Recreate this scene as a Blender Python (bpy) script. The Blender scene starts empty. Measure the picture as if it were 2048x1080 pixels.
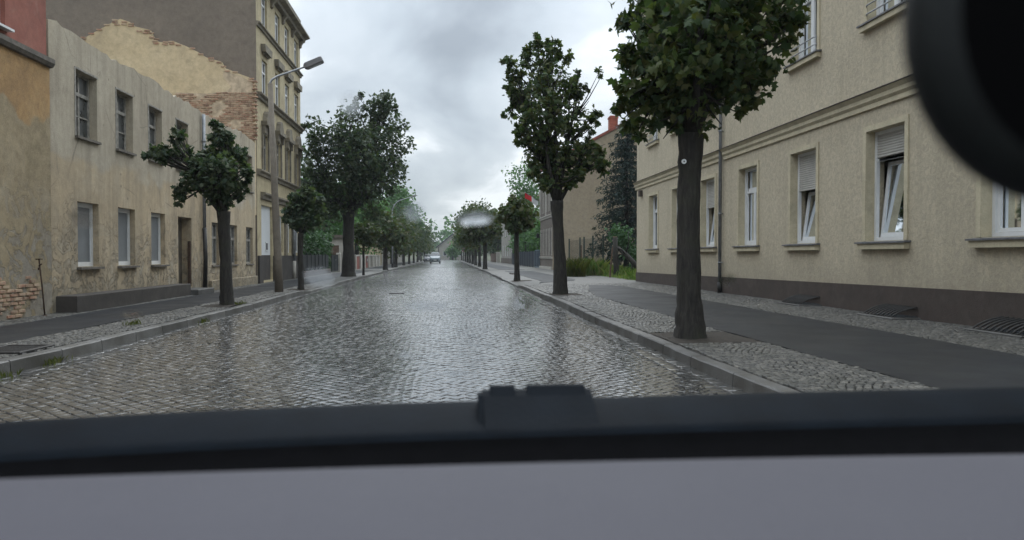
import bpy, math, random
import numpy as np
from mathutils import Vector, Matrix

scene = bpy.context.scene
R = math.radians

# ------------------------------------------------------------------ camera
LENS_PX = 1500.0                       # focal length in pixels of a 2048 wide frame
YAW = math.atan(129 / LENS_PX)
PITCH = math.atan(29 * math.cos(YAW) / LENS_PX)
EYE = 1.30
cam_data = bpy.data.cameras.new("camera")
cam_data.sensor_width = 36.0
cam_data.lens = 36.0 * LENS_PX / 2048
cam_data.clip_start = 0.02
cam_data.clip_end = 6000
cam_data.dof.use_dof = True
cam_data.dof.focus_distance = 32.0
cam_data.dof.aperture_fstop = 3.8
cam = bpy.data.objects.new("camera", cam_data)
scene.collection.objects.link(cam)
cam.location = (0, 0, EYE)
cam.rotation_euler = (R(90) - PITCH, 0, -YAW)
scene.camera = cam

# ------------------------------------------------------------------ sky: overcast, cloud deck over a Nishita sky
SUN_EL, SUN_AZ = R(48), R(18)          # azimuth from the street's direction (+Y) towards +X
world = bpy.data.worlds.new("World")
scene.world = world
world.use_nodes = True
wt = world.node_tree
wt.nodes.clear()


def wn(t, **k):
    n = wt.nodes.new(t)
    for a, b in k.items():
        setattr(n, a, b)
    return n


def wmath(op, a, b=None, clamp=False):
    n = wn("ShaderNodeMath", operation=op, use_clamp=clamp)
    for i, s in enumerate((a, b)):
        if s is None:
            continue
        if isinstance(s, (int, float)):
            n.inputs[i].default_value = s
        else:
            wt.links.new(s, n.inputs[i])
    return n.outputs[0]


w_tc = wn("ShaderNodeTexCoord")
w_sep = wn("ShaderNodeSeparateXYZ")
wt.links.new(w_tc.outputs["Generated"], w_sep.inputs[0])
zz = wmath("MAXIMUM", w_sep.outputs[2], 0.0)
zz2 = wmath("ADD", zz, 0.16)
w_comb = wn("ShaderNodeCombineXYZ")
wt.links.new(wmath("DIVIDE", w_sep.outputs[0], zz2), w_comb.inputs[0])
wt.links.new(wmath("DIVIDE", w_sep.outputs[1], zz2), w_comb.inputs[1])
w_map = wn("ShaderNodeMapping")
w_map.inputs["Location"].default_value = (12.03, 12.58, 0.33)
w_map.inputs["Scale"].default_value = (0.95, 0.62, 1)
wt.links.new(w_comb.outputs[0], w_map.inputs["Vector"])
w_n1 = wn("ShaderNodeTexNoise")
w_n1.inputs["Scale"].default_value = 1.15
w_n1.inputs["Detail"].default_value = 7
w_n1.inputs["Roughness"].default_value = 0.5
w_n1.inputs["Distortion"].default_value = 0.35
wt.links.new(w_map.outputs[0], w_n1.inputs["Vector"])
w_ramp = wn("ShaderNodeValToRGB")
cr = w_ramp.color_ramp
cr.elements[0].position = 0.32
cr.elements[0].color = (0.168, 0.188, 0.213, 1)
cr.elements[1].position = 0.61
cr.elements[1].color = (0.50, 0.52, 0.545, 1)
e = cr.elements.new(0.44)
e.color = (0.262, 0.290, 0.322, 1)
e = cr.elements.new(0.54)
e.color = (0.335, 0.362, 0.393, 1)
wt.links.new(w_n1.outputs["Fac"], w_ramp.inputs[0])
# overcast brightens towards the zenith; a broad glow where the sun stands behind the cloud
w_grad = wmath("ADD", wmath("MULTIPLY", wmath("MULTIPLY", zz, zz), 3.8), 0.90)
w_dot = wn("ShaderNodeVectorMath", operation="DOT_PRODUCT")
wt.links.new(w_tc.outputs["Generated"], w_dot.inputs[0])
w_dot.inputs[1].default_value = (math.sin(SUN_AZ) * math.cos(SUN_EL), math.cos(SUN_AZ) * math.cos(SUN_EL), math.sin(SUN_EL))
w_glow = wmath("MULTIPLY", wmath("POWER", wmath("MAXIMUM", w_dot.outputs["Value"], 0.0), 6.0), 0.35)
w_gain = wmath("ADD", w_grad, w_glow)
w_scale = wn("ShaderNodeVectorMath", operation="SCALE")
wt.links.new(w_ramp.outputs[0], w_scale.inputs[0])
wt.links.new(wmath("MULTIPLY", w_gain, 10.0), w_scale.inputs["Scale"])
w_sky = wn("ShaderNodeTexSky", sky_type="NISHITA")
w_sky.sun_disc = False
w_sky.sun_elevation = SUN_EL
w_sky.sun_rotation = SUN_AZ
w_mix = wn("ShaderNodeMix", data_type="RGBA")
w_mix.inputs["Factor"].default_value = 0.94
wt.links.new(w_sky.outputs[0], w_mix.inputs["A"])
wt.links.new(w_scale.outputs[0], w_mix.inputs["B"])
w_bg = wn("ShaderNodeBackground")
w_bg.inputs["Strength"].default_value = 0.1
wt.links.new(w_mix.outputs["Result"], w_bg.inputs["Color"])
w_out = wn("ShaderNodeOutputWorld")
wt.links.new(w_bg.outputs[0], w_out.inputs["Surface"])

sun_data = bpy.data.lights.new("sun", "SUN")
sun_data.energy = 0.5
sun_data.angle = R(50)
sun_data.color = (1.0, 0.97, 0.93)
sun = bpy.data.objects.new("sun", sun_data)
scene.collection.objects.link(sun)
sun.rotation_euler = Vector((math.sin(SUN_AZ) * math.cos(SUN_EL), math.cos(SUN_AZ) * math.cos(SUN_EL), math.sin(SUN_EL))).to_track_quat("Z", "Y").to_euler()

vs = scene.view_settings
vs.view_transform = "Standard"
vs.look = "None"
vs.gamma = 1.0
vs.exposure = 1.0
vs.use_curve_mapping = False
scene.cycles.max_bounces = 7
scene.cycles.transparent_max_bounces = 16
scene.cycles.use_denoising = True

# ------------------------------------------------------------------ helpers: rays, meshes, tags
CX, CY = 1024.0, 540.0
FW = Vector((math.sin(YAW) * math.cos(PITCH), math.cos(YAW) * math.cos(PITCH), -math.sin(PITCH)))
RT = Vector((math.cos(YAW), -math.sin(YAW), 0))
UP = RT.cross(FW)


def at(u, v, Y):
    """world point seen at photograph pixel (u, v) at distance Y down the street"""
    d = FW + RT * ((u - CX) / LENS_PX) - UP * ((v - CY) / LENS_PX)
    return Vector((0, 0, EYE)) + d * (Y / d.y)


def fast_mesh(name, verts, faces_flat, sizes, smooth=False):
    me = bpy.data.meshes.new(name)
    verts = np.asarray(verts, dtype=np.float32).reshape(-1, 3)
    faces_flat = np.asarray(faces_flat, dtype=np.int32).ravel()
    sizes = np.asarray(sizes, dtype=np.int32)
    me.vertices.add(len(verts))
    me.vertices.foreach_set("co", verts.ravel())
    me.loops.add(len(faces_flat))
    me.loops.foreach_set("vertex_index", faces_flat)
    me.polygons.add(len(sizes))
    starts = np.concatenate(([0], np.cumsum(sizes)[:-1])).astype(np.int32)
    me.polygons.foreach_set("loop_start", starts)
    if smooth:
        me.polygons.foreach_set("use_smooth", np.ones(len(sizes), dtype=bool))
    me.update(calc_edges=True)
    me.validate()
    return me


def link(name, me, mat, parent=None, loc=(0, 0, 0)):
    o = bpy.data.objects.new(name, me)
    scene.collection.objects.link(o)
    if mat is not None and me is not None and not me.materials:
        for m in (mat if isinstance(mat, (list, tuple)) else [mat]):
            me.materials.append(m)
    o.location = loc
    if parent is not None:
        o.parent = parent
    return o


def tag(o, label=None, cat=None, group=None, kind=None):
    if label:
        o["label"] = label
    if cat:
        o["category"] = cat
    if group:
        o["group"] = group
    if kind:
        o["kind"] = kind
    return o


def root(name, loc, label, cat, group=None):
    o = bpy.data.objects.new(name, None)
    scene.collection.objects.link(o)
    o.location = loc
    o.empty_display_size = 0.3
    return tag(o, label, cat, group)


def org_of(o):
    p = Vector((0, 0, 0))
    while o is not None:
        p = p + Vector(o.location)
        o = o.parent
    return p


class MB:
    """collects faces in world coordinates; build() links them as one mesh object"""

    def __init__(self):
        self.v, self.f, self.m = [], [], []

    def add(self, vs_, fs_, mi=0):
        k = len(self.v)
        self.v += [tuple(p) for p in vs_]
        self.f += [tuple(i + k for i in f) for f in fs_]
        self.m += [mi] * len(fs_)
        return self

    def quad(self, a, b, c, d, mi=0):
        return self.add([a, b, c, d], [(0, 1, 2, 3)], mi)

    def box(self, x0, x1, y0, y1, z0, z1, mi=0):
        x0, x1 = min(x0, x1), max(x0, x1)
        y0, y1 = min(y0, y1), max(y0, y1)
        z0, z1 = min(z0, z1), max(z0, z1)
        return self.add([(x0, y0, z0), (x1, y0, z0), (x1, y1, z0), (x0, y1, z0), (x0, y0, z1), (x1, y0, z1), (x1, y1, z1), (x0, y1, z1)],
                        [(0, 3, 2, 1), (4, 5, 6, 7), (0, 1, 5, 4), (1, 2, 6, 5), (2, 3, 7, 6), (3, 0, 4, 7)], mi)

    def cbox(self, x0, x1, y0, y1, z0, z1, c=0.01, mi=0):
        """box with chamfered top edges"""
        x0, x1 = min(x0, x1), max(x0, x1)
        y0, y1 = min(y0, y1), max(y0, y1)
        a = [(x0, y0, z0), (x1, y0, z0), (x1, y1, z0), (x0, y1, z0)]
        b = [(x0, y0, z1 - c), (x1, y0, z1 - c), (x1, y1, z1 - c), (x0, y1, z1 - c)]
        d = [(x0 + c, y0 + c, z1), (x1 - c, y0 + c, z1), (x1 - c, y1 - c, z1), (x0 + c, y1 - c, z1)]
        fs = [(0, 3, 2, 1), (8, 9, 10, 11)]
        for i in range(4):
            j = (i + 1) % 4
            fs += [(i, j, 4 + j, 4 + i), (4 + i, 4 + j, 8 + j, 8 + i)]
        return self.add(a + b + d, fs, mi)

    def bar(self, p, q, w, h=None, mi=0):
        """square bar from p to q"""
        p, q = Vector(p), Vector(q)
        h = h or w
        d = (q - p).normalized()
        s = d.cross(Vector((0, 0, 1)))
        if s.length < 1e-4:
            s = Vector((1, 0, 0))
        s.normalize()
        t = s.cross(d)
        s, t = s * w / 2, t * h / 2
        vv = [p - s - t, p + s - t, p + s + t, p - s + t, q - s - t, q + s - t, q + s + t, q - s + t]
        return self.add(vv, [(0, 3, 2, 1), (4, 5, 6, 7), (0, 1, 5, 4), (1, 2, 6, 5), (2, 3, 7, 6), (3, 0, 4, 7)], mi)

    def tube(self, pts, rad, n=8, mi=0, caps=True):
        pts = [Vector(p) for p in pts]
        if not isinstance(rad, (list, tuple)):
            rad = [rad] * len(pts)
        rings = []
        ref = Vector((0, 0, 1)) if abs((pts[-1] - pts[0]).normalized().z) < 0.8 else Vector((1, 0, 0))
        for i, p in enumerate(pts):
            d = (pts[min(i + 1, len(pts) - 1)] - pts[max(i - 1, 0)]).normalized()
            s = d.cross(ref).normalized()
            t = s.cross(d).normalized()
            rings.append([p + (s * math.cos(a) + t * math.sin(a)) * rad[i] for a in [2 * math.pi * k / n for k in range(n)]])
        vv = [q for r_ in rings for q in r_]
        fs = []
        for i in range(len(pts) - 1):
            for k in range(n):
                fs.append((i * n + k, i * n + (k + 1) % n, (i + 1) * n + (k + 1) % n, (i + 1) * n + k))
        if caps:
            fs += [tuple(range(n - 1, -1, -1)), tuple((len(pts) - 1) * n + k for k in range(n))]
        return self.add(vv, fs, mi)

    def prism(self, poly, axis, a, b, mi=0):
        """poly of 2-D points swept along axis from a to b; axis x: (y, z), y: (x, z), z: (x, y)"""
        def pt(p, t):
            return {"x": (t, p[0], p[1]), "y": (p[0], t, p[1]), "z": (p[0], p[1], t)}[axis]
        n = len(poly)
        vv = [pt(p, a) for p in poly] + [pt(p, b) for p in poly]
        fs = [tuple(range(n)), tuple(range(2 * n - 1, n - 1, -1))]
        for i in range(n):
            j = (i + 1) % n
            fs.append((i, n + i, n + j, j))
        return self.add(vv, fs, mi)

    def build(self, name, mat, parent=None, smooth=False, label=None):
        o0 = org_of(parent) if parent is not None else Vector((0, 0, 0))
        me = bpy.data.meshes.new(name)
        me.from_pydata([(x - o0.x, y - o0.y, z - o0.z) for x, y, z in self.v], [], self.f)
        mats = mat if isinstance(mat, (list, tuple)) else [mat]
        for m in mats:
            me.materials.append(m)
        if len(mats) > 1:
            me.polygons.foreach_set("material_index", self.m)
        if smooth:
            me.polygons.foreach_set("use_smooth", [True] * len(self.f))
        me.update()
        o = link(name, me, None, parent)
        if label:
            o["label"] = label
        return o


def recalc(o):
    import bmesh
    bm = bmesh.new()
    bm.from_mesh(o.data)
    bmesh.ops.recalc_face_normals(bm, faces=bm.faces)
    bm.to_mesh(o.data)
    bm.free()
    return o


# ------------------------------------------------------------------ materials
class NB:
    def __init__(self, name):
        self.mat = bpy.data.materials.new(name)
        self.mat.use_nodes = True
        self.nt = self.mat.node_tree
        self.b = self.nt.nodes["Principled BSDF"]
        self.out = self.nt.nodes["Material Output"]

    def n(self, t, **k):
        x = self.nt.nodes.new(t)
        for a, b in k.items():
            setattr(x, a, b)
        return x

    def put(self, sock, val):
        if val is None:
            return
        if isinstance(val, bpy.types.NodeSocket):
            self.nt.links.new(val, sock)
        else:
            if isinstance(val, (tuple, list)) and len(val) == 3 and sock.type == "RGBA":
                val = (*val, 1)
            sock.default_value = val

    def co(self, which="Object", scale=None):
        o = self.n("ShaderNodeTexCoord").outputs[which]
        if scale:
            m = self.n("ShaderNodeMapping")
            m.inputs["Scale"].default_value = scale
            self.put(m.inputs["Vector"], o)
            o = m.outputs[0]
        return o

    def noise(self, scale, detail=4, vec=None, rough=0.55, dist=0.0):
        x = self.n("ShaderNodeTexNoise")
        self.put(x.inputs["Vector"], vec if vec is not None else self.co())
        self.put(x.inputs["Scale"], scale)
        self.put(x.inputs["Detail"], detail)
        self.put(x.inputs["Roughness"], rough)
        self.put(x.inputs["Distortion"], dist)
        return x.outputs["Fac"]

    def ramp(self, fac, *stops):
        x = self.n("ShaderNodeValToRGB")
        c = x.color_ramp
        while len(c.elements) < len(stops):
            c.elements.new(0.5)
        for el, (p, col) in zip(c.elements, sorted(stops, key=lambda s: s[0])):
            el.position = p
            el.color = (*((col,) * 3 if isinstance(col, (int, float)) else col), 1)
        self.put(x.inputs[0], fac)
        return x.outputs[0]

    def mix(self, fac, a, b, blend="MIX"):
        x = self.n("ShaderNodeMix", data_type="RGBA", blend_type=blend)
        self.put(x.inputs["Factor"], fac)
        self.put(x.inputs["A"], a)
        self.put(x.inputs["B"], b)
        return x.outputs["Result"]

    def m(self, op, a, b=0.0, clamp=False):
        x = self.n("ShaderNodeMath", operation=op, use_clamp=clamp)
        self.put(x.inputs[0], a)
        self.put(x.inputs[1], b)
        return x.outputs[0]

    def sep(self, vec):
        x = self.n("ShaderNodeSeparateXYZ")
        self.put(x.inputs[0], vec)
        return x.outputs

    def bump(self, h, strength=0.4, dist=0.01, normal=None):
        x = self.n("ShaderNodeBump")
        x.inputs["Strength"].default_value = strength
        x.inputs["Distance"].default_value = dist
        self.put(x.inputs["Height"], h)
        self.put(x.inputs["Normal"], normal)
        return x.outputs[0]

    def rnd(self):
        """a random number per loose piece and per object"""
        a = self.n("ShaderNodeNewGeometry").outputs["Random Per Island"]
        b = self.n("ShaderNodeObjectInfo").outputs["Random"]
        return self.m("FRACT", self.m("ADD", a, b))

    def done(self, color, rough=0.8, normal=None, spec=None, metal=None):
        self.put(self.b.inputs["Base Color"], color)
        self.put(self.b.inputs["Roughness"], rough)
        self.put(self.b.inputs["Normal"], normal)
        self.put(self.b.inputs["Specular IOR Level"], spec)
        self.put(self.b.inputs["Metallic"], metal)
        return self.mat


def simple(name, col, rough=0.7, var=0.25, scale=6.0, bump=0.15, spec=None, metal=None, bdist=0.01):
    q = NB(name)
    f = q.noise(scale, 5)
    lo = tuple(c * (1 - var) for c in col)
    hi = tuple(min(1, c * (1 + var)) for c in col)
    return q.done(q.ramp(f, (0.3, lo), (0.7, hi)), rough, q.bump(q.noise(scale * 9, 3), bump, bdist) if bump else None, spec, metal)


def plaster(name, base, dark, light, stain=None, stain_amt=0.5, scale=0.6, grain=60.0, gb=0.35, rough=0.88):
    q = NB(name)
    c = q.co()
    big = q.noise(scale, 6, c, 0.6, 0.4)
    col = q.ramp(big, (0.28, dark), (0.5, base), (0.75, light))
    streak = q.noise(1.0, 5, q.co("Object", (2.2, 2.2, 0.28)), 0.6)
    col = q.mix(q.m("MULTIPLY", q.ramp(streak, (0.48, 0.0), (0.72, 1.0)), 0.3), col, dark)
    if stain:
        s = q.ramp(q.noise(1.7, 7, c, 0.65, 0.8), (0.52, 0.0), (0.62, 1.0))
        col = q.mix(q.m("MULTIPLY", s, stain_amt), col, stain)
    col = q.mix(0.7, col, q.ramp(q.noise(4.2, 8, c, 0.75, 0.3), (0.34, 0.62), (0.5, 0.95), (0.66, 1.25)), "MULTIPLY")
    fine = q.noise(grain, 3, c)
    col = q.mix(0.35, col, q.ramp(fine, (0.3, tuple(x * 0.72 for x in base)), (0.7, tuple(min(1, x * 1.2) for x in base))))
    return q.done(col, rough, q.bump(fine, gb, 0.01, q.bump(q.noise(5, 4, c), 0.25, 0.03)))


MAT = {}

# road setts, wet
q = NB("wet_sett")
r_ = q.rnd()
col = q.ramp(r_, (0.0, (0.050, 0.050, 0.049)), (0.45, (0.064, 0.062, 0.059)), (0.8, (0.078, 0.074, 0.068)), (1.0, (0.10, 0.093, 0.085)))
geo = q.n("ShaderNodeNewGeometry").outputs["Position"]
patch = q.ramp(q.noise(0.45, 4, geo, 0.6, 0.5), (0.35, 0.0), (0.65, 1.0))
col = q.mix(q.m("MULTIPLY", patch, 0.35), col, (0.055, 0.052, 0.045))
gr = q.noise(90, 3, geo)
col = q.mix(0.3, col, q.ramp(gr, (0.3, 0.02), (0.7, 0.10)))
rg = q.m("ADD", q.m("MULTIPLY", q.noise(0.35, 4, geo), 0.18), q.m("ADD", 0.06, q.m("MULTIPLY", r_, 0.09)))
q.put(q.b.inputs["Coat Weight"], 0.9)
q.put(q.b.inputs["Coat Roughness"], q.m("ADD", q.m("MULTIPLY", q.noise(0.35, 4, geo), 0.16), 0.06))
q.put(q.b.inputs["Coat IOR"], 1.38)
MAT["sett"] = q.done(col, rg, q.bump(q.noise(28, 4, geo), 0.15, 0.003), 0.6)

# the same road, far on, where single setts cannot be told apart
q = NB("wet_sett_far")
geo = q.n("ShaderNodeNewGeometry").outputs["Position"]
br = q.n("ShaderNodeTexBrick")
br.inputs["Scale"].default_value = 1.0
br.inputs["Brick Width"].default_value = 0.112
br.inputs["Row Height"].default_value = 0.112
br.inputs["Mortar Size"].default_value = 0.012
br.inputs["Mortar Smooth"].default_value = 0.6
br.inputs["Color1"].default_value = (0.05, 0.05, 0.05, 1)
br.inputs["Color2"].default_value = (0.085, 0.082, 0.078, 1)
br.inputs["Mortar"].default_value = (0.02, 0.02, 0.018, 1)
dg = q.n("ShaderNodeMapping")
dg.inputs["Rotation"].default_value = (0, 0, R(45))
q.put(dg.inputs["Vector"], geo)
q.put(br.inputs["Vector"], dg.outputs[0])
rg = q.m("ADD", q.m("MULTIPLY", q.noise(0.35, 4, geo), 0.22), 0.14)
q.put(q.b.inputs["Coat Weight"], 0.8)
q.put(q.b.inputs["Coat Roughness"], 0.16)
q.put(q.b.inputs["Coat IOR"], 1.38)
MAT["sett_far"] = q.done(br.outputs["Color"], rg, q.bump(q.noise(16, 3, geo), 0.15, 0.006, q.bump(q.noise(2.2, 3, geo), 0.15, 0.02)), 0.5)

MAT["joint"] = simple("sandy_joint", (0.030, 0.028, 0.024), 0.75, 0.4, 12, 0.4)

q = NB("mosaic_stone")
r_ = q.rnd()
geo = q.n("ShaderNodeNewGeometry").outputs["Position"]
col = q.ramp(r_, (0.0, (0.045, 0.045, 0.042)), (0.5, (0.082, 0.080, 0.074)), (0.85, (0.118, 0.112, 0.10)), (1.0, (0.17, 0.16, 0.14)))
col = q.mix(q.m("MULTIPLY", q.ramp(q.noise(1.1, 5, geo), (0.45, 0.0), (0.7, 1.0)), 0.5), col, (0.05, 0.049, 0.038))
MAT["mosaic"] = q.done(col, 0.45, q.bump(q.noise(60, 3, geo), 0.3, 0.004))

q = NB("mosaic_stone_far")
geo = q.n("ShaderNodeNewGeometry").outputs["Position"]
vo = q.n("ShaderNodeTexVoronoi", feature="F1")
vo.inputs["Scale"].default_value = 12
q.put(vo.inputs["Vector"], geo)
col = q.ramp(vo.outputs["Distance"], (0.25, (0.092, 0.090, 0.083)), (0.75, (0.032, 0.031, 0.027)))
col = q.mix(q.m("MULTIPLY", q.ramp(q.noise(1.1, 5, geo), (0.45, 0.0), (0.7, 1.0)), 0.5), col, (0.085, 0.083, 0.068))
MAT["mosaic_far"] = q.done(col, 0.55, q.bump(vo.outputs["Distance"], -0.3, 0.01))

q = NB("damp_asphalt")
geo = q.n("ShaderNodeNewGeometry").outputs["Position"]
col = q.ramp(q.noise(0.8, 6, geo, 0.65, 0.6), (0.3, (0.017, 0.0195, 0.0235)), (0.7, (0.033, 0.0365, 0.042)))
wv = q.n("ShaderNodeTexBrick")
wv.inputs["Scale"].default_value = 1.0
wv.inputs["Brick Width"].default_value = 0.62
wv.inputs["Row Height"].default_value = 1.9
wv.inputs["Mortar Size"].default_value = 0.012
wv.inputs["Color1"].default_value = (1, 1, 1, 1)
wv.inputs["Color2"].default_value = (0.82, 0.82, 0.84, 1)
wv.inputs["Mortar"].default_value = (0.25, 0.25, 0.25, 1)
q.put(wv.inputs["Vector"], geo)
col = q.mix(0.6, col, wv.outputs["Color"], "MULTIPLY")
fine = q.noise(70, 4, geo)
col = q.mix(0.3, col, q.ramp(fine, (0.35, 0.010), (0.7, 0.04)))
rg = q.m("ADD", q.m("MULTIPLY", q.noise(0.9, 5, geo), 0.35), 0.30)
MAT["asphalt"] = q.done(col, rg, q.bump(fine, 0.4, 0.006, q.bump(q.noise(1.5, 4, geo), 0.3, 0.03)), 0.14)

q = NB("granite_kerb")
r_ = q.rnd()
geo = q.n("ShaderNodeNewGeometry").outputs["Position"]
col = q.ramp(q.noise(120, 2, geo), (0.3, (0.06, 0.06, 0.06)), (0.55, (0.14, 0.137, 0.13)), (0.75, (0.21, 0.20, 0.19)))
col = q.mix(q.m("MULTIPLY", q.ramp(q.noise(2.2, 6, geo, 0.6), (0.40, 0.0), (0.62, 1.0)), 0.75), col, (0.055, 0.051, 0.042))
col = q.mix(0.8, col, q.ramp(r_, (0, 0.5), (1, 1.1)), "MULTIPLY")
MAT["kerb"] = q.done(col, 0.5, q.bump(q.noise(30, 5, geo), 0.4, 0.008))

MAT["soil"] = simple("damp_soil", (0.035, 0.028, 0.021), 0.9, 0.4, 9, 0.7, bdist=0.02)
MAT["ground"] = simple("waste_ground", (0.06, 0.065, 0.035), 0.95, 0.4, 1.3, 0.4)

# plasters
q = NB("ruin_plaster")
c = q.co()
s = q.sep(c)
edge = q.m("ADD", s[2], q.m("MULTIPLY", q.m("SUBTRACT", q.noise(0.55, 6, c, 0.6, 0.4), 0.5), 1.9))
low = q.ramp(q.m("MULTIPLY", edge, 0.1), (0.318, 1.0), (0.338, 0.0))
grey = q.ramp(q.noise(0.55, 6, c, 0.6, 0.5), (0.28, (0.31, 0.268, 0.205)), (0.5, (0.42, 0.37, 0.285)), (0.75, (0.50, 0.45, 0.355)))
ochre = q.ramp(q.noise(0.7, 7, c, 0.65, 0.7), (0.3, (0.31, 0.255, 0.175)), (0.48, (0.47, 0.365, 0.23)), (0.72, (0.55, 0.46, 0.325)))
col = q.mix(low, grey, ochre)
right = q.ramp(q.m("MULTIPLY", q.m("ADD", s[1], q.m("MULTIPLY", q.noise(1.2, 5, c), 2.5)), 0.05), (0.36, 0.0), (0.52, 1.0))
col = q.mix(q.m("MULTIPLY", right, 0.55), col, (0.49, 0.425, 0.295))
streak = q.noise(1.0, 6, q.co("Object", (3.0, 3.0, 0.22)), 0.65)
col = q.mix(q.m("MULTIPLY", q.ramp(streak, (0.46, 0.0), (0.66, 1.0)), 0.5), col, (0.15, 0.13, 0.098))
mott = q.noise(5.5, 8, c, 0.75, 0.25)
col = q.mix(0.4, col, q.ramp(mott, (0.34, 0.55), (0.5, 0.95), (0.66, 1.35)), "MULTIPLY")
scab = q.ramp(q.noise(2.6, 8, c, 0.72, 1.4), (0.50, 0.0), (0.53, 1.0))
lowz = q.ramp(q.m("MULTIPLY", q.m("ADD", s[2], q.m("MULTIPLY", q.m("SUBTRACT", q.noise(0.6, 4, c), 0.5), 3.0)), 0.2), (0.16, 1.0), (0.46, 0.0))
scabm = q.m("MULTIPLY", scab, lowz)
col = q.mix(q.m("MULTIPLY", scabm, 0.75), col, q.ramp(q.noise(3.3, 4, c), (0.36, (0.46, 0.42, 0.34)), (0.52, (0.25, 0.22, 0.165)), (0.66, (0.11, 0.098, 0.075))))
damp = q.ramp(q.m("ADD", q.m("MULTIPLY", s[2], 0.5), q.m("MULTIPLY", q.noise(1.5, 6, c), 0.5)), (0.30, 1.0), (0.62, 0.0))
col = q.mix(q.m("MULTIPLY", damp, 0.55), col, (0.115, 0.105, 0.075))
crack = q.n("ShaderNodeTexVoronoi", feature="DISTANCE_TO_EDGE")
crack.inputs["Scale"].default_value = 0.9
q.put(crack.inputs["Vector"], q.mix(0.25, c, q.n("ShaderNodeTexNoise").outputs["Color"]))
ck = q.m("MULTIPLY", q.ramp(crack.outputs["Distance"], (0.0, 1.0), (0.012, 0.0)), q.ramp(q.noise(0.8, 3, c), (0.48, 0.0), (0.6, 1.0)))
col = q.mix(q.m("MULTIPLY", ck, 0.7), col, (0.06, 0.05, 0.04))
pk = q.n("ShaderNodeTexVoronoi", feature="F1")
pk.inputs["Scale"].default_value = 1.9
q.put(pk.inputs["Vector"], c)
pock = q.m("MULTIPLY", q.ramp(pk.outputs["Distance"], (0.05, 1.0), (0.085, 0.0)), q.ramp(q.noise(0.7, 2, c), (0.45, 0.0), (0.55, 1.0)))
col = q.mix(q.m("MULTIPLY", pock, 0.8), col, (0.09, 0.075, 0.055))
fine = q.noise(45, 4, c)
col = q.mix(0.25, col, q.ramp(fine, (0.3, (0.21, 0.175, 0.125)), (0.7, (0.60, 0.51, 0.37))))
hgt = q.m("SUBTRACT", q.m("MULTIPLY", fine, 0.3), q.m("MULTIPLY", scabm, 1.0))
MAT["ruin"] = q.done(col, 0.9, q.bump(hgt, 1.0, 0.03, q.bump(mott, 0.22, 0.03)))

q = NB("ochre_house_plaster")
c = q.co()
s = q.sep(c)
up = q.ramp(q.noise(0.8, 6, c, 0.6, 0.5), (0.3, (0.28, 0.16, 0.062)), (0.52, (0.38, 0.225, 0.088)), (0.75, (0.45, 0.30, 0.135)))
dn = q.ramp(q.noise(1.0, 7, c, 0.65, 0.6), (0.3, (0.20, 0.165, 0.095)), (0.5, (0.30, 0.24, 0.145)), (0.72, (0.37, 0.31, 0.205)))
e2 = q.m("ADD", s[2], q.m("MULTIPLY", q.m("SUBTRACT", q.noise(0.9, 3, c, 0.5), 0.5), 1.6))
e2 = q.m("ADD", e2, q.m("MULTIPLY", s[1], -0.10))
col = q.mix(q.ramp(q.m("MULTIPLY", e2, 0.1), (0.335, 0.0), (0.345, 1.0)), dn, up)
bare = q.m("MULTIPLY", q.ramp(q.noise(1.9, 8, c, 0.68, 0.9), (0.49, 0.0), (0.52, 1.0)), q.ramp(q.m("MULTIPLY", s[2], 0.2), (0.24, 1.0), (0.56, 0.0)))
col = q.mix(q.m("MULTIPLY", bare, 0.8), col, q.ramp(q.noise(4, 5, c), (0.35, (0.17, 0.165, 0.155)), (0.65, (0.30, 0.285, 0.25))))
mott = q.noise(5.0, 8, c, 0.75, 0.25)
col = q.mix(0.6, col, q.ramp(mott, (0.34, 0.55), (0.5, 0.95), (0.66, 1.35)), "MULTIPLY")
fine = q.noise(50, 4, c)
col = q.mix(0.2, col, q.ramp(fine, (0.3, (0.15, 0.11, 0.065)), (0.7, (0.45, 0.35, 0.23))))
MAT["ochre"] = q.done(col, 0.9, q.bump(q.m("SUBTRACT", q.m("MULTIPLY", fine, 0.4), bare), 0.7, 0.02, q.bump(q.noise(3, 5, c), 0.35, 0.04)))

MAT["red_plaster"] = plaster("red_plaster", (0.28, 0.10, 0.072), (0.19, 0.072, 0.055), (0.36, 0.15, 0.11), (0.36, 0.22, 0.17), 0.4, 0.9)
MAT["party"] = plaster("party_wall_plaster", (0.56, 0.45, 0.28), (0.38, 0.30, 0.19), (0.66, 0.55, 0.37), (0.29, 0.235, 0.16), 0.45, 0.5, 40)
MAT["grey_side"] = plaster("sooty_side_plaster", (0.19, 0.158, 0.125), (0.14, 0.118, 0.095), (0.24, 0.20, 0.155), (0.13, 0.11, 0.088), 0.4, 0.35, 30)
MAT["tenement"] = plaster("tenement_plaster", (0.46, 0.39, 0.245), (0.31, 0.26, 0.17), (0.56, 0.475, 0.30), (0.24, 0.20, 0.14), 0.55, 0.6, 40)
MAT["tenement_trim"] = plaster("tenement_trim_stone", (0.21, 0.185, 0.14), (0.11, 0.095, 0.075), (0.33, 0.29, 0.21), (0.08, 0.07, 0.06), 0.6, 2.2, 40)
MAT["dark_stone"] = plaster("dark_base_stone", (0.055, 0.048, 0.042), (0.035, 0.03, 0.028), (0.085, 0.075, 0.065), None, 0, 2.0, 40)

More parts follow.
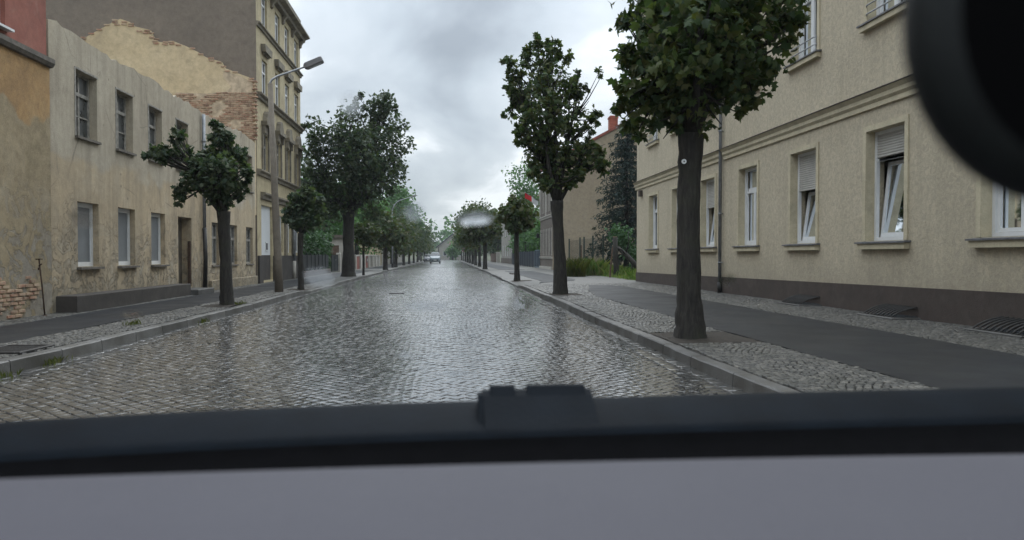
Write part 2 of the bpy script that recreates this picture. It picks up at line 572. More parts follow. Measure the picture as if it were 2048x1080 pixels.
q = NB("roughcast_render")
c = q.co()
big = q.noise(0.9, 5, c, 0.65, 0.5)
col = q.ramp(big, (0.3, (0.41, 0.355, 0.26)), (0.5, (0.48, 0.42, 0.31)), (0.7, (0.55, 0.485, 0.365)))
mid = q.noise(11, 6, c, 0.72, 0.9)
col = q.mix(0.5, col, q.ramp(mid, (0.40, (0.27, 0.245, 0.21)), (0.50, (0.45, 0.395, 0.295)), (0.60, (0.65, 0.56, 0.40))))
streak = q.noise(1.0, 6, q.co("Object", (2.6, 2.6, 0.25)), 0.62)
col = q.mix(q.m("MULTIPLY", q.ramp(streak, (0.50, 0.0), (0.72, 1.0)), 0.45), col, (0.29, 0.255, 0.19))
zz_ = q.sep(c)[2]
spl = q.ramp(q.m("ADD", q.m("MULTIPLY", zz_, 0.45), q.m("MULTIPLY", q.noise(1.6, 6, c, 0.65), 0.5)), (0.42, 1.0), (0.80, 0.0))
col = q.mix(q.m("MULTIPLY", spl, 0.5), col, (0.20, 0.18, 0.145))
fine = q.noise(75, 4, c, 0.7)
MAT["roughcast"] = q.done(q.mix(0.3, col, q.ramp(fine, (0.3, (0.26, 0.22, 0.155)), (0.7, (0.66, 0.575, 0.415)))), 0.92, q.bump(fine, 0.8, 0.012, q.bump(mid, 0.4, 0.03)))
MAT["plinth"] = plaster("brown_plinth_render", (0.066, 0.050, 0.042), (0.046, 0.036, 0.031), (0.084, 0.066, 0.054), (0.11, 0.096, 0.082), 0.3, 1.1, 80, 0.7)
MAT["cream_trim"] = plaster("cream_window_trim", (0.52, 0.46, 0.325), (0.44, 0.385, 0.27), (0.59, 0.525, 0.375), (0.34, 0.295, 0.21), 0.3, 1.3, 60)
MAT["slate_sill"] = simple("slate_sill", (0.13, 0.13, 0.135), 0.45, 0.35, 7, 0.2)
MAT["white_frame"] = simple("white_window_frame", (0.68, 0.69, 0.69), 0.35, 0.08, 3, 0.0)
MAT["shutter"] = simple("roller_shutter_slats", (0.47, 0.455, 0.42), 0.5, 0.12, 2, 0.05)
MAT["curtain"] = simple("net_curtain", (0.17, 0.168, 0.158), 0.9, 0.2, 5, 0.1)
MAT["old_frame"] = simple("weathered_window_wood", (0.27, 0.255, 0.225), 0.8, 0.35, 10, 0.3)
MAT["old_trim"] = simple("weathered_sill", (0.13, 0.115, 0.095), 0.8, 0.35, 8, 0.3)
MAT["board"] = simple("grey_window_board", (0.165, 0.175, 0.18), 0.6, 0.2, 1.5, 0.05)
MAT["door_dark"] = simple("old_doorway_board", (0.10, 0.083, 0.062), 0.8, 0.45, 2.2, 0.3)

q = NB("window_glass")
gl = q.n("ShaderNodeBsdfGlossy")
gl.inputs["Roughness"].default_value = 0.03
gl.inputs["Color"].default_value = (0.9, 0.95, 1, 1)
tr = q.n("ShaderNodeBsdfTransparent")
tr.inputs["Color"].default_value = (0.72, 0.76, 0.76, 1)
fr = q.n("ShaderNodeFresnel")
fr.inputs["IOR"].default_value = 1.5
ms = q.n("ShaderNodeMixShader")
q.put(ms.inputs[0], q.m("ADD", fr.outputs[0], 0.04))
q.put(ms.inputs[1], tr.outputs[0])
q.put(ms.inputs[2], gl.outputs[0])
q.put(q.out.inputs["Surface"], ms.outputs[0])
MAT["glass"] = q.mat

q = NB("dirty_old_glass")
c = q.co()
d = q.noise(3.5, 7, c, 0.7, 0.5)
MAT["dirty_glass"] = q.done(q.ramp(d, (0.35, (0.022, 0.025, 0.026)), (0.6, (0.07, 0.075, 0.075)), (0.8, (0.16, 0.165, 0.16))), q.ramp(d, (0.3, 0.12), (0.7, 0.6)), None, 0.5)

q = NB("dark_room_glass")
MAT["dark_glass"] = q.done((0.018, 0.021, 0.023), 0.07, q.bump(q.noise(1.2, 2), 0.06, 0.02), 0.6)

q = NB("old_brick")
r_ = q.rnd()
c = q.n("ShaderNodeNewGeometry").outputs["Position"]
col = q.ramp(r_, (0.0, (0.15, 0.082, 0.058)), (0.4, (0.27, 0.135, 0.088)), (0.75, (0.38, 0.21, 0.14)), (1.0, (0.46, 0.34, 0.24)))
col = q.mix(q.m("MULTIPLY", q.ramp(q.noise(6, 6, c, 0.7), (0.38, 0.0), (0.62, 1.0)), 0.75), col, (0.50, 0.40, 0.28))
MAT["brick"] = q.done(col, 0.9, q.bump(q.noise(40, 4, c), 0.5, 0.01))
MAT["mortar"] = simple("lime_mortar", (0.46, 0.37, 0.26), 0.95, 0.35, 5, 0.6)
MAT["red_brick"] = simple("red_chimney_brick", (0.25, 0.075, 0.045), 0.9, 0.3, 4, 0.3)
MAT["roof_tile"] = simple("red_roof_tile", (0.20, 0.055, 0.035), 0.8, 0.3, 3, 0.3)
MAT["dark_roof"] = simple("dark_slate_roof", (0.035, 0.037, 0.045), 0.6, 0.3, 3, 0.3)
MAT["brown_eaves"] = simple("brown_eaves_board", (0.06, 0.045, 0.035), 0.7, 0.3, 4, 0.2)

MAT["concrete_pole"] = plaster("concrete_pole", (0.165, 0.142, 0.112), (0.12, 0.102, 0.082), (0.215, 0.188, 0.15), (0.09, 0.078, 0.063), 0.5, 2.5, 60)
MAT["galv"] = simple("galvanised_steel", (0.30, 0.31, 0.32), 0.45, 0.2, 6, 0.05, metal=0.6)
MAT["zinc"] = simple("zinc_downpipe", (0.22, 0.23, 0.24), 0.45, 0.25, 5, 0.1, metal=0.35)
MAT["lamp_grey"] = simple("lamp_housing", (0.15, 0.148, 0.15), 0.5, 0.2, 5, 0.05)
MAT["lamp_glass"] = simple("lamp_glass", (0.22, 0.23, 0.24), 0.2, 0.1, 5, 0.0)
MAT["iron"] = simple("dark_iron", (0.022, 0.021, 0.021), 0.5, 0.4, 12, 0.3, metal=0.3)
MAT["grate_iron"] = simple("worn_grate_iron", (0.028, 0.026, 0.024), 0.6, 0.4, 14, 0.3)
MAT["rust"] = simple("rusty_iron", (0.06, 0.035, 0.022), 0.85, 0.45, 20, 0.4)
MAT["green_post"] = simple("green_fence_post", (0.012, 0.028, 0.018), 0.5, 0.2, 6, 0.0)
MAT["wire"] = simple("fence_wire", (0.015, 0.022, 0.018), 0.6, 0.2, 6, 0.0)
MAT["blue_fence"] = simple("dark_blue_fence_panel", (0.018, 0.027, 0.042), 0.5, 0.25, 4, 0.05)
MAT["pale_blue"] = simple("pale_blue_gate", (0.16, 0.21, 0.26), 0.5, 0.15, 4, 0.0)
MAT["black_fence"] = simple("black_metal_fence", (0.013, 0.017, 0.02), 0.5, 0.3, 5, 0.1)
MAT["pale_wall"] = plaster("pale_garage_render", (0.42, 0.395, 0.35), (0.32, 0.30, 0.265), (0.50, 0.47, 0.42), (0.27, 0.25, 0.22), 0.35, 0.7, 40)
MAT["red_panel"] = simple("red_brown_wall_panel", (0.22, 0.075, 0.055), 0.8, 0.25, 3, 0.2)
MAT["wood_fence"] = simple("brown_wood_fence", (0.10, 0.062, 0.042), 0.85, 0.35, 5, 0.2)
MAT["beige"] = plaster("beige_gable_render", (0.28, 0.225, 0.155), (0.225, 0.182, 0.13), (0.33, 0.275, 0.20), (0.30, 0.265, 0.21), 0.3, 0.25, 30)
MAT["grey_render"] = plaster("grey_house_render", (0.30, 0.285, 0.25), (0.23, 0.215, 0.19), (0.36, 0.34, 0.30), None, 0, 0.6, 30)
MAT["dark_render"] = plaster("dark_house_render", (0.13, 0.108, 0.088), (0.10, 0.084, 0.07), (0.165, 0.14, 0.115), None, 0, 0.8, 30)

q = NB("bark")
c = q.co()
st = q.noise(1.0, 7, q.co("Object", (22, 22, 4.0)), 0.65, 0.6)
col = q.ramp(st, (0.32, (0.009, 0.0085, 0.008)), (0.5, (0.026, 0.0235, 0.020)), (0.7, (0.052, 0.047, 0.040)))
moss = q.m("MULTIPLY", q.ramp(q.noise(2.4, 5, c), (0.5, 0.0), (0.68, 1.0)), 0.45)
MAT["bark"] = q.done(q.mix(moss, col, (0.04, 0.043, 0.025)), 0.88, q.bump(st, 0.9, 0.03))


def leaf_mat(name, cols, trans=0.32, rough=0.55):
    q = NB(name)
    r_ = q.rnd()
    n = len(cols)
    col = q.ramp(r_, *[(i / (n - 1), cc) for i, cc in enumerate(cols)])
    q.done(col, rough, None, 0.22)
    t = q.n("ShaderNodeBsdfTranslucent")
    q.put(t.inputs["Color"], q.mix(1.0, col, (1.5, 1.75, 0.7), "MULTIPLY"))
    ms_ = q.n("ShaderNodeMixShader")
    ms_.inputs[0].default_value = trans
    q.put(ms_.inputs[1], q.b.outputs[0])
    q.put(ms_.inputs[2], t.outputs[0])
    q.put(q.out.inputs["Surface"], ms_.outputs[0])
    return q.mat


MAT["leaf_maple"] = leaf_mat("maple_leaf", [(0.029, 0.050, 0.025), (0.045, 0.073, 0.032), (0.059, 0.089, 0.034), (0.075, 0.075, 0.029), (0.097, 0.130, 0.045)])
MAT["leaf_dark"] = leaf_mat("dark_maple_leaf", [(0.028, 0.050, 0.032), (0.043, 0.068, 0.041), (0.064, 0.076, 0.046), (0.076, 0.104, 0.055)])
MAT["leaf_green"] = leaf_mat("fresh_green_leaf", [(0.046, 0.101, 0.041), (0.068, 0.142, 0.054), (0.097, 0.182, 0.068)])
MAT["leaf_rust"] = leaf_mat("olive_maple_leaf", [(0.036, 0.056, 0.026), (0.050, 0.074, 0.030), (0.070, 0.064, 0.030), (0.056, 0.088, 0.036)])
MAT["needle"] = leaf_mat("spruce_needle", [(0.015, 0.028, 0.026), (0.022, 0.038, 0.034), (0.034, 0.054, 0.048)], 0.1, 0.7)
MAT["hedge"] = leaf_mat("hedge_leaf", [(0.027, 0.062, 0.027), (0.041, 0.089, 0.038), (0.059, 0.121, 0.051)], 0.2)
MAT["grass"] = leaf_mat("tall_grass", [(0.085, 0.145, 0.04), (0.115, 0.19, 0.055), (0.16, 0.21, 0.075), (0.27, 0.245, 0.12)], 0.35)
MAT["weed"] = leaf_mat("kerb_weed", [(0.05, 0.07, 0.018), (0.085, 0.095, 0.026), (0.12, 0.12, 0.04)], 0.3)
# ================================================================== ground, road, kerbs, pavements
S = 0.12                      # pavement height
XL, XR_ = -4.85, 2.90         # kerb feet
KW = 0.17                     # kerb width
WL, WR = -8.0, 8.7            # building lines
rng = random.Random(7)


def smooth01(t):
    t = max(0.0, min(1.0, t))
    return t * t * (3 - 2 * t)


def kerb_h(side, y):
    """kerb top height; both kerbs drop at a driveway"""
    a, b, c_, d_ = (30.0, 31.6, 39.0, 40.5) if side > 0 else (25.5, 27.0, 33.0, 34.5)
    k = smooth01((y - a) / (b - a)) * (1 - smooth01((y - c_) / (d_ - c_)))
    return S + 0.012 * math.sin(y * 0.35 + side) - 0.075 * k


def gz(x, y):
    side = 1 if x > 0 else -1
    xk = XR_ + KW if side > 0 else XL - KW
    t = max(0.0, 1 - abs(x - xk) / 1.1)
    return S + (kerb_h(side, y) - S) * t


def kx(side, y):
    """kerb foot, a little wavy like a laid line"""
    return (XR_ if side > 0 else XL) + 0.03 * math.sin(y * 0.21 + side * 2) + 0.02 * math.sin(y * 0.73)


g = MB().quad((-900, -150, -0.09), (900, -150, -0.09), (900, 900, -0.09), (-900, 900, -0.09)).build("ground", MAT["ground"])
tag(g, kind="structure")

NEAR0, NEAR1 = 4.6, 80.0
road = tag(link("road", fast_mesh("road", [(XL - .1, -6, -0.021), (XR_ + .1, -6, -0.021), (XR_ + .1, NEAR1, -0.021), (XL - .1, NEAR1, -0.021)], [0, 1, 2, 3], [4]), MAT["joint"]), kind="structure")
rb = MB()
ys = [NEAR1 + 0.02 + i * 6 for i in range(31)]


def crown(x):
    t = (x - (XL + XR_) / 2) / ((XR_ - XL) / 2)
    return 0.035 * (1 - t * t)


for a, b in zip(ys[:-1], ys[1:]):
    xs = [XL - .1 + (XR_ - XL + .2) * i / 6 for i in range(7)]
    for x0, x1 in zip(xs[:-1], xs[1:]):
        rb.quad((x0, a, crown(x0)), (x1, a, crown(x1)), (x1, b, crown(x1)), (x0, b, crown(x0)))
rb.build("carriageway_surface", MAT["sett_far"], road, smooth=True)


def stone_mesh(name, w, l, h, seed, inset=0.22, dome=0.012):
    """a sett: sides, rounded shoulder, slightly domed uneven top; w along x, l along y, top near z=0"""
    r = random.Random(seed)
    def ring(fx, z, jit):
        out = []
        for sx, sy in ((-1, -1), (1, -1), (1, 1), (-1, 1)):
            out.append((sx * w / 2 * fx + r.uniform(-jit, jit), sy * l / 2 * fx + r.uniform(-jit, jit), z + r.uniform(-jit, jit) * (0.3 if w < .08 else 0.12)))
        return out
    j = w * 0.045
    v = ring(1.0, -h, j) + ring(0.985, -dome * 1.35, j) + ring(1 - inset, -0.001, j) + [(0, 0, 0.001)]
    f = []
    for i in range(4):
        k = (i + 1) % 4
        f += [(i, k, 4 + k, 4 + i), (4 + i, 4 + k, 8 + k, 8 + i)]
    f += [(8, 9, 12), (9, 10, 12), (10, 11, 12), (11, 8, 12)]
    return np.array(v, dtype=np.float32), f


VARS = {}


def stone_vars(kind, w, l, h, n=10, inset=0.22, dome=0.012):
    out = []
    for i in range(n):
        out.append(stone_mesh(kind, w, l, h, i * 13 + len(VARS) * 101, inset, dome))
    VARS[kind] = out
    return out


def lay_stones(kind, spots, mat, parent, name, n_parts, mass_name, tilt=0.02):
    """spots: (x, y, z, sx, sy, rz). The first n_parts become objects of their own, the rest one mesh."""
    va = VARS[kind]
    shared = []
    for v, f in va:
        me = fast_mesh(kind, v, [i for q_ in f for i in q_], [len(q_) for q_ in f], smooth=True)
        me.polygons.foreach_set("use_smooth", [len(q_) == 4 for q_ in f])
        me.materials.append(mat)
        shared.append(me)
    r = random.Random(99)
    vv, ff, sz, k = [], [], [], 0
    for i, (x, y, z, sx, sy, rz) in enumerate(spots):
        vi = r.randrange(len(va))
        tx, ty = r.gauss(0, tilt), r.gauss(0, tilt)
        if i < n_parts:
            o = bpy.data.objects.new(name, shared[vi])
            scene.collection.objects.link(o)
            o.parent = parent
            o.location = (x, y, z)
            o.rotation_euler = (tx, ty, rz)
            o.scale = (sx, sy, 1)
        else:
            v, f = va[vi]
            p = v * np.array([sx, sy, 1], dtype=np.float32)
            p = p.copy()
            p[:, 2] += p[:, 1] * tx - p[:, 0] * ty
            ca, sa = math.cos(rz), math.sin(rz)
            px_, py_ = p[:, 0].copy(), p[:, 1].copy()
            p[:, 0], p[:, 1] = px_ * ca - py_ * sa, px_ * sa + py_ * ca
            p += np.array([x, y, z], dtype=np.float32)
            vv.append(p)
            for q_ in f:
                ff.extend(t + k for t in q_)
                sz.append(len(q_))
            k += len(p)
    if vv:
        me = fast_mesh(mass_name, np.concatenate(vv), ff, sz, smooth=True)
        me.polygons.foreach_set("use_smooth", np.array(sz) == 4)
        o = link(mass_name, me, mat, parent)
        o["kind"] = "stuff"


# carriageway: small granite setts laid diagonally, a gutter of two rows along each kerb
SP = 0.109
stone_vars("sett", 0.100, 0.100, 0.04, 12, 0.07, 0.0028)
spots = []
GUT = 0.34
Q = math.sqrt(0.5)
i0, i1 = int((NEAR0 + XL) * Q / SP) - 3, int((NEAR1 + XR_) * Q / SP) + 3
j0, j1 = int((NEAR0 - XR_) * Q / SP) - 3, int((NEAR1 - XL) * Q / SP) + 3
rowoff = [rng.uniform(-.02, .02) for _ in range(2000)]
for i in range(i0, i1):
    for j in range(j0, j1):
        a = i * SP + 0.02 * math.sin(j * 0.21) + rng.uniform(-.003, .003)
        b = j * SP + 0.02 * math.sin(i * 0.17) + rowoff[i] + rng.uniform(-.004, .004)
        x, y = (a - b) * Q, (a + b) * Q
        if not (XL + GUT + .03 < x < XR_ - GUT - .03 and NEAR0 < y < NEAR1 - .05):
            continue
        sag = 0.003 * math.sin(x * 1.9 + 0.7 * y) + 0.003 * math.sin(y * 1.1) + 0.004 * math.sin(x * 0.8 + y * 0.23)
        spots.append((x, y, crown(x) - 0.010 + sag + rng.uniform(-.003, .003), (SP - 0.010) * rng.uniform(.93, 1.03) / 0.1, (SP - 0.010) * rng.uniform(.93, 1.03) / 0.1, R(45) + rng.gauss(0, 0.04)))
for side in (-1, 1):
    for row in (0, 1):
        y = NEAR0
        while y < NEAR1:
            l = rng.uniform(0.17, 0.26)
            xk = kx(side, y) - side * (0.085 + row * 0.17)
            spots.append((xk, y + l / 2, -0.012 + rng.uniform(-.003, .003), 1.60, (l - 0.012) / 0.1, rng.gauss(0, 0.02)))
            y += l


def seen_size(s_):
    return (s_[0] ** 2 + s_[1] ** 2)


def in_view(s_):
    d = Vector((s_[0], s_[1], s_[2] - EYE))
    dep = d.dot(FW)
    if dep < 0.5:
        return False
    u = CX + LENS_PX * d.dot(RT) / dep
    v = CY - LENS_PX * d.dot(UP) / dep
    return -10 < u < 2058 and v < (857 - u * 0.053 if u < 1000 else 800 - (u - 1000) * 0.03) + 2


spots.sort(key=lambda s_: (not in_view(s_), seen_size(s_)))
lay_stones("sett", spots, MAT["sett"], road, "cobblestone", 300, "cobblestones_beyond", 0.006)

# kerbs: granite stones about a metre long
for side, nm in ((1, "kerb_right"), (-1, "kerb_left")):
    kb = bpy.data.objects.new(nm, None)
    scene.collection.objects.link(kb)
    kb["kind"] = "structure"
    y = 2.0
    r = random.Random(31 + side)
    while y < 190:
        l = r.uniform(0.85, 1.35) if y < 60 else r.uniform(2.5, 3.5)
        y1 = y + l - 0.02
        h0, h1 = kerb_h(side, y) + r.uniform(-.006, .006), kerb_h(side, y1) + r.uniform(-.006, .006)
        x0, x1 = kx(side, y), kx(side, y1)
        w = side * KW
        m = MB()
        c_ = 0.014
        sect = lambda x_, h_: [(x_ - side * 0.012, -0.1), (x_ + side * 0.002, h_ - c_), (x_ + side * 0.016, h_), (x_ + w - side * 0.008, h_), (x_ + w, h_ - 0.01), (x_ + w, -0.1)]
        nseg = 4
        vv = []
        for i in range(nseg + 1):
            t = i / nseg
            jx, jz = (r.uniform(-.004, .004), r.uniform(-.004, .004)) if 0 < i < nseg else (0, 0)
            for (px_, pz_) in sect(x0 + (x1 - x0) * t + jx, h0 + (h1 - h0) * t + jz):
                vv.append((px_, y + (y1 - y) * t, pz_))
        fs = []
        for i in range(nseg):
            for j in range(5):
                fs.append((i * 6 + j, i * 6 + j + 1, (i + 1) * 6 + j + 1, (i + 1) * 6 + j))
        fs += [tuple(range(6)), tuple(nseg * 6 + j for j in range(5, -1, -1))]
        recalc(m.add(vv, fs).build("kerbstone", MAT["kerb"], kb))
        y += l

# pavements: bed sheets that follow the kerb, mosaic stones, asphalt walking strips
PITS = [(3.52, 10.6, 0.85, 0.75), (3.45, 22.5, 0.6, 0.7), (3.4, 36.0, 0.6, 0.7), (-5.3, 18.4, 0.4, 0.7), (-5.28, 27.4, 0.4, 0.6)]


def pit_at(x, y):
    for px_, py_, hw, hl in PITS:
        if abs(x - px_) < hw and abs(y - py_) < hl:
            return True
    return False


STONE_END = 31.0
for side, nm in ((1, "pavement_right"), (-1, "pavement_left")):
    pav = bpy.data.objects.new(nm, None)
    scene.collection.objects.link(pav)
    pav["kind"] = "structure"
    wall = WR if side > 0 else WL
    m = MB()
    yl = [-6 + i * 1.0 for i in range(int(STONE_END) + 7)]
    def strip_rows(mb, yl, dz):
        for a, b in zip(yl[:-1], yl[1:]):
            k0, k1 = kx(side, a) + side * (KW - 0.004), kx(side, b) + side * (KW - 0.004)
            xs0 = [k0, k0 + side * 0.5, k0 + side * 1.15, wall + side * 0.3]
            xs1 = [k1, k1 + side * 0.5, k1 + side * 1.15, wall + side * 0.3]
            for i in range(3):
                mb.quad((xs0[i], a, gz(xs0[i], a) + dz), (xs0[i + 1], a, gz(xs0[i + 1], a) + dz), (xs1[i + 1], b, gz(xs1[i + 1], b) + dz), (xs1[i], b, gz(xs1[i], b) + dz))
    strip_rows(m, yl, -0.020)
    m.build("stone_bed", MAT["joint"], pav)
    m = MB()
    strip_rows(m, [STONE_END + 0.01 + i * 1.0 for i in range(12)] + [STONE_END + 12 + i * 6 for i in range(24)], -0.006)
    m.build("mosaic_surface", MAT["mosaic_far"], pav)
    # asphalt strips
    if side > 0:
        polys = [[(4.3, 3.0), (6.75, 3.0), (6.75, 27.5), (6.45, 29.6), (5.6, 29.4), (4.75, 25.0), (4.3, 21.5)],
                 [(3.95, 32.2), (5.9, 34.8), (6.3, 36.5), (6.35, 57.0), (4.35, 57.0), (4.35, 34.5)],
                 [(4.35, 63.0), (6.35, 61.5), (6.35, 170), (4.35, 170)]]
    else:
        polys = [[(-5.9, 3.0), (-5.9, 60.0), (-7.4, 60.0), (-7.4, 3.0)], [(-5.9, 66.0), (-5.9, 170.0), (-7.4, 170.0), (-7.4, 66.0)]]
    for p in polys:
        n = []
        for (ax, ay), (bx, by) in zip(p, p[1:] + p[:1]):
            k = max(1, int(math.hypot(bx - ax, by - ay) / 0.7)) if min(ay, by) < 40 else 4
            for i in range(k):
                t = i / k
                n.append((ax + (bx - ax) * t + rng.uniform(-.025, .025), ay + (by - ay) * t + rng.uniform(-.02, .02)))
        mm = MB()
        mm.prism(n, "z", S - 0.05, S + 0.006)
        recalc(mm.build("asphalt_strip", MAT["asphalt"], pav))

    def in_asphalt(x, y, pad=0.03):
        for p in polys:
            inside = False
            for (ax, ay), (bx, by) in zip(p, p[1:] + p[:1]):
                if (ay > y) != (by > y) and x < (bx - ax) * (y - ay) / (by - ay) + ax:
                    inside = not inside
            if inside:
                return True
        return False

    if side > 0:
        stone_vars("mosaic", 0.06, 0.06, 0.03, 10, 0.12, 0.0035)
    r = random.Random(5 + side)
    spots = []
    y = 4.6 if side > 0 else 7.0
    while y < STONE_END:
        big = 1 if y < 15 else 1.3 if y < 21 else 1.7
        l = 0.068 * r.uniform(0.95, 1.05) * big
        x = abs(kx(side, y)) + KW + 0.01 + r.uniform(0, 0.05)
        while x < abs(wall) - 0.04:
            w = 0.067 * r.uniform(0.85, 1.18) * big
            xc = side * (x + w / 2)
            yc = y + l / 2 + 0.10 * math.sin(x * 4.2) + 0.05 * math.sin(x * 1.7 + y * 0.3)
            if not in_asphalt(xc, yc) and not pit_at(xc, yc):
                heave = 0.012 * math.sin(xc * 2.1 + yc * 0.8) + 0.01 * math.sin(yc * 1.3)
                spots.append((xc, yc, gz(xc, yc) + 0.006 + heave * 0.35 + r.uniform(-.004, .004), (w - 0.011) / 0.06, (l - 0.011) / 0.06, r.gauss(0, 0.10) + 0.4 * math.cos(x * 4.2) * side))
            x += w
        y += l
    spots.sort(key=lambda s_: (not in_view(s_), seen_size(s_)))
    lay_stones("mosaic", spots, MAT["mosaic"], pav, "paving_stone", 300, "paving_stones_beyond", 0.02)
    for px_, py_, hw, hl in PITS:
        if px_ * side > 0:
            x0, x1 = px_ - hw, px_ + hw
            if side > 0:
                x0 = max(x0, XR_ + KW + 0.02)
            else:
                x1 = min(x1, XL - KW - 0.02)
            mm = MB()
            nx_, ny_ = 8, 8
            gv = []
            for i in range(nx_ + 1):
                for j in range(ny_ + 1):
                    xx, yy = x0 + (x1 - x0) * i / nx_, py_ - hl + 2 * hl * j / ny_
                    gv.append((xx, yy, gz(xx, yy) - 0.012 + rng.uniform(0, 0.02) + 0.03 * math.exp(-((xx - px_) ** 2 + (yy - py_) ** 2) / 0.08)))
            mm.add(gv, [(i * (ny_ + 1) + j, (i + 1) * (ny_ + 1) + j, (i + 1) * (ny_ + 1) + j + 1, i * (ny_ + 1) + j + 1) for i in range(nx_) for j in range(ny_)])
            mm.build("tree_pit_soil", MAT["soil"], pav, smooth=True)

# the crossing street at the far end
cs = MB().quad((-60, 226.2, 0.0), (60, 226.2, 0.0), (60, 234, 0.0), (-60, 234, 0.0)).build("cross_street", MAT["sett_far"])
tag(cs, kind="structure")
# ================================================================== buildings
def wall_holes(mb, X, nx, y0, y1, z0, z1, holes, thick=0.4, mi=0, back=True):
    """wall in the plane x = X facing nx, with rectangular holes (ya, yb, za, zb) and their reveals"""
    ysb = sorted({y0, y1, *[h[0] for h in holes], *[h[1] for h in holes]})
    zsb = sorted({z0, z1, *[h[2] for h in holes], *[h[3] for h in holes]})
    xb = X - nx * thick
    for a, b in zip(ysb[:-1], ysb[1:]):
        for c_, d_ in zip(zsb[:-1], zsb[1:]):
            ym, zm = (a + b) / 2, (c_ + d_) / 2
            if any(h[0] < ym < h[1] and h[2] < zm < h[3] for h in holes):
                continue
            mb.quad((X, a, c_), (X, b, c_), (X, b, d_), (X, a, d_), mi)
            if back:
                mb.quad((xb, a, c_), (xb, a, d_), (xb, b, d_), (xb, b, c_), mi)
    for ya, yb, za, zb in holes:
        mb.quad((X, ya, za), (xb, ya, za), (xb, ya, zb), (X, ya, zb), mi)
        mb.quad((X, yb, za), (X, yb, zb), (xb, yb, zb), (xb, yb, za), mi)
        mb.quad((X, ya, zb), (xb, ya, zb), (xb, yb, zb), (X, yb, zb), mi)
        mb.quad((X, ya, za), (X, yb, za), (xb, yb, za), (xb, ya, za), mi)
    mb.quad((X, y0, z0), (X, y0, z1), (xb, y0, z1), (xb, y0, z0), mi)
    mb.quad((X, y1, z0), (xb, y1, z0), (xb, y1, z1), (X, y1, z1), mi)
    mb.quad((X, y0, z1), (X, y1, z1), (xb, y1, z1), (xb, y0, z1), mi)


def frame_rect(mb, X, nx, ya, yb, za, zb, w, d, mi=0):
    """a rectangular frame of bar width w and depth d, its outer face at x = X"""
    xi = X - nx * d
    mb.box(X, xi, ya, ya + w, za, zb, mi)
    mb.box(X, xi, yb - w, yb, za, zb, mi)
    mb.box(X, xi, ya + w, yb - w, zb - w, zb, mi)
    mb.box(X, xi, ya + w, yb - w, za, za + w, mi)


def pane_quad(X, ya, yb, za, zb):
    return MB().quad((X, ya, za), (X, yb, za), (X, yb, zb), (X, ya, zb))


# ------------------------------------------------------------------ right: long roughcast house
D = root("apartment_house", (WR, 20, S), "beige roughcast apartment house with cream window trim beside the right pavement", "building")
D0, D1, DZ = 2.0, 34.0, 13.3
cent = [31.2, 27.85, 24.5, 21.15, 17.75, 14.3, 10.9, 7.5, 4.1]
HW, ZB, ZT = 0.66, 1.60, 3.86
holes = []
for c_ in cent:
    holes.append((c_ - HW, c_ + HW, ZB, ZT))
    holes.append((c_ - HW, c_ + HW, 6.12, 8.25))
    holes.append((c_ - HW, c_ + HW, 10.2, 12.2))
m = MB()
wall_holes(m, WR, -1, D0, D1, 0.0, DZ, holes, 0.38)
m.build("wall", MAT["roughcast"], D)
m = MB()
m.quad((WR + .38, D1, 0), (22, D1, 0), (22, D1, DZ), (WR + .38, D1, DZ))
m.quad((WR + .38, D0, 0), (22, D0, 0), (22, D0, DZ), (WR + .38, D0, DZ))
m.quad((22, D0, 0), (22, D1, 0), (22, D1, DZ), (22, D0, DZ))
m.build("rear_wall", MAT["roughcast"], D)
m = MB()
prof = [(8.22, 13.28), (8.22, 13.48), (15.4, 18.6), (22.5, 13.48), (22.5, 13.28)]
m.prism(prof, "y", D0 - 0.3, D1 + 0.35)
rf = recalc(m.build("roof", MAT["dark_roof"], D))
MB().box(8.05, 8.2, D0 - .3, D1 + .35, 13.27, 13.42).build("gutter", MAT["brown_eaves"], rf)
m = MB()                                     # plinth, its top falling slightly down the street
pp = [(D0, -0.05), (D1 + .02, -0.05), (D1 + .02, 0.53), (D0, 0.80)]
m.prism(pp, "x", WR - 0.035, WR + 0.02)
recalc(m.build("plinth", MAT["plinth"], D))
m = MB()                                     # string course
sec = [(WR - .001, 4.30), (WR - .05, 4.31), (WR - .05, 4.40), (WR - .10, 4.46), (WR - .10, 4.54), (WR - .17, 4.62), (WR - .001, 4.66)]
m.prism(sec, "y", D0, 23.00)
recalc(m.build("string_course", MAT["cream_trim"], D))
m = MB()
m.prism(sec, "y", 23.24, D1 + .12)
recalc(m.build("string_course", MAT["cream_trim"], D))
MB().prism([(WR - .001, 4.668), (WR - .19, 4.628), (WR - .19, 4.642), (WR - .001, 4.70)], "y", D0, D1 + .13).build("course_flashing", MAT["old_trim"], D)
state = {31.2: "plain", 27.85: "plain", 24.5: "half", 21.15: "plain", 17.75: "half", 14.3: "top", 10.9: "plain", 7.5: "top", 4.1: "half"}


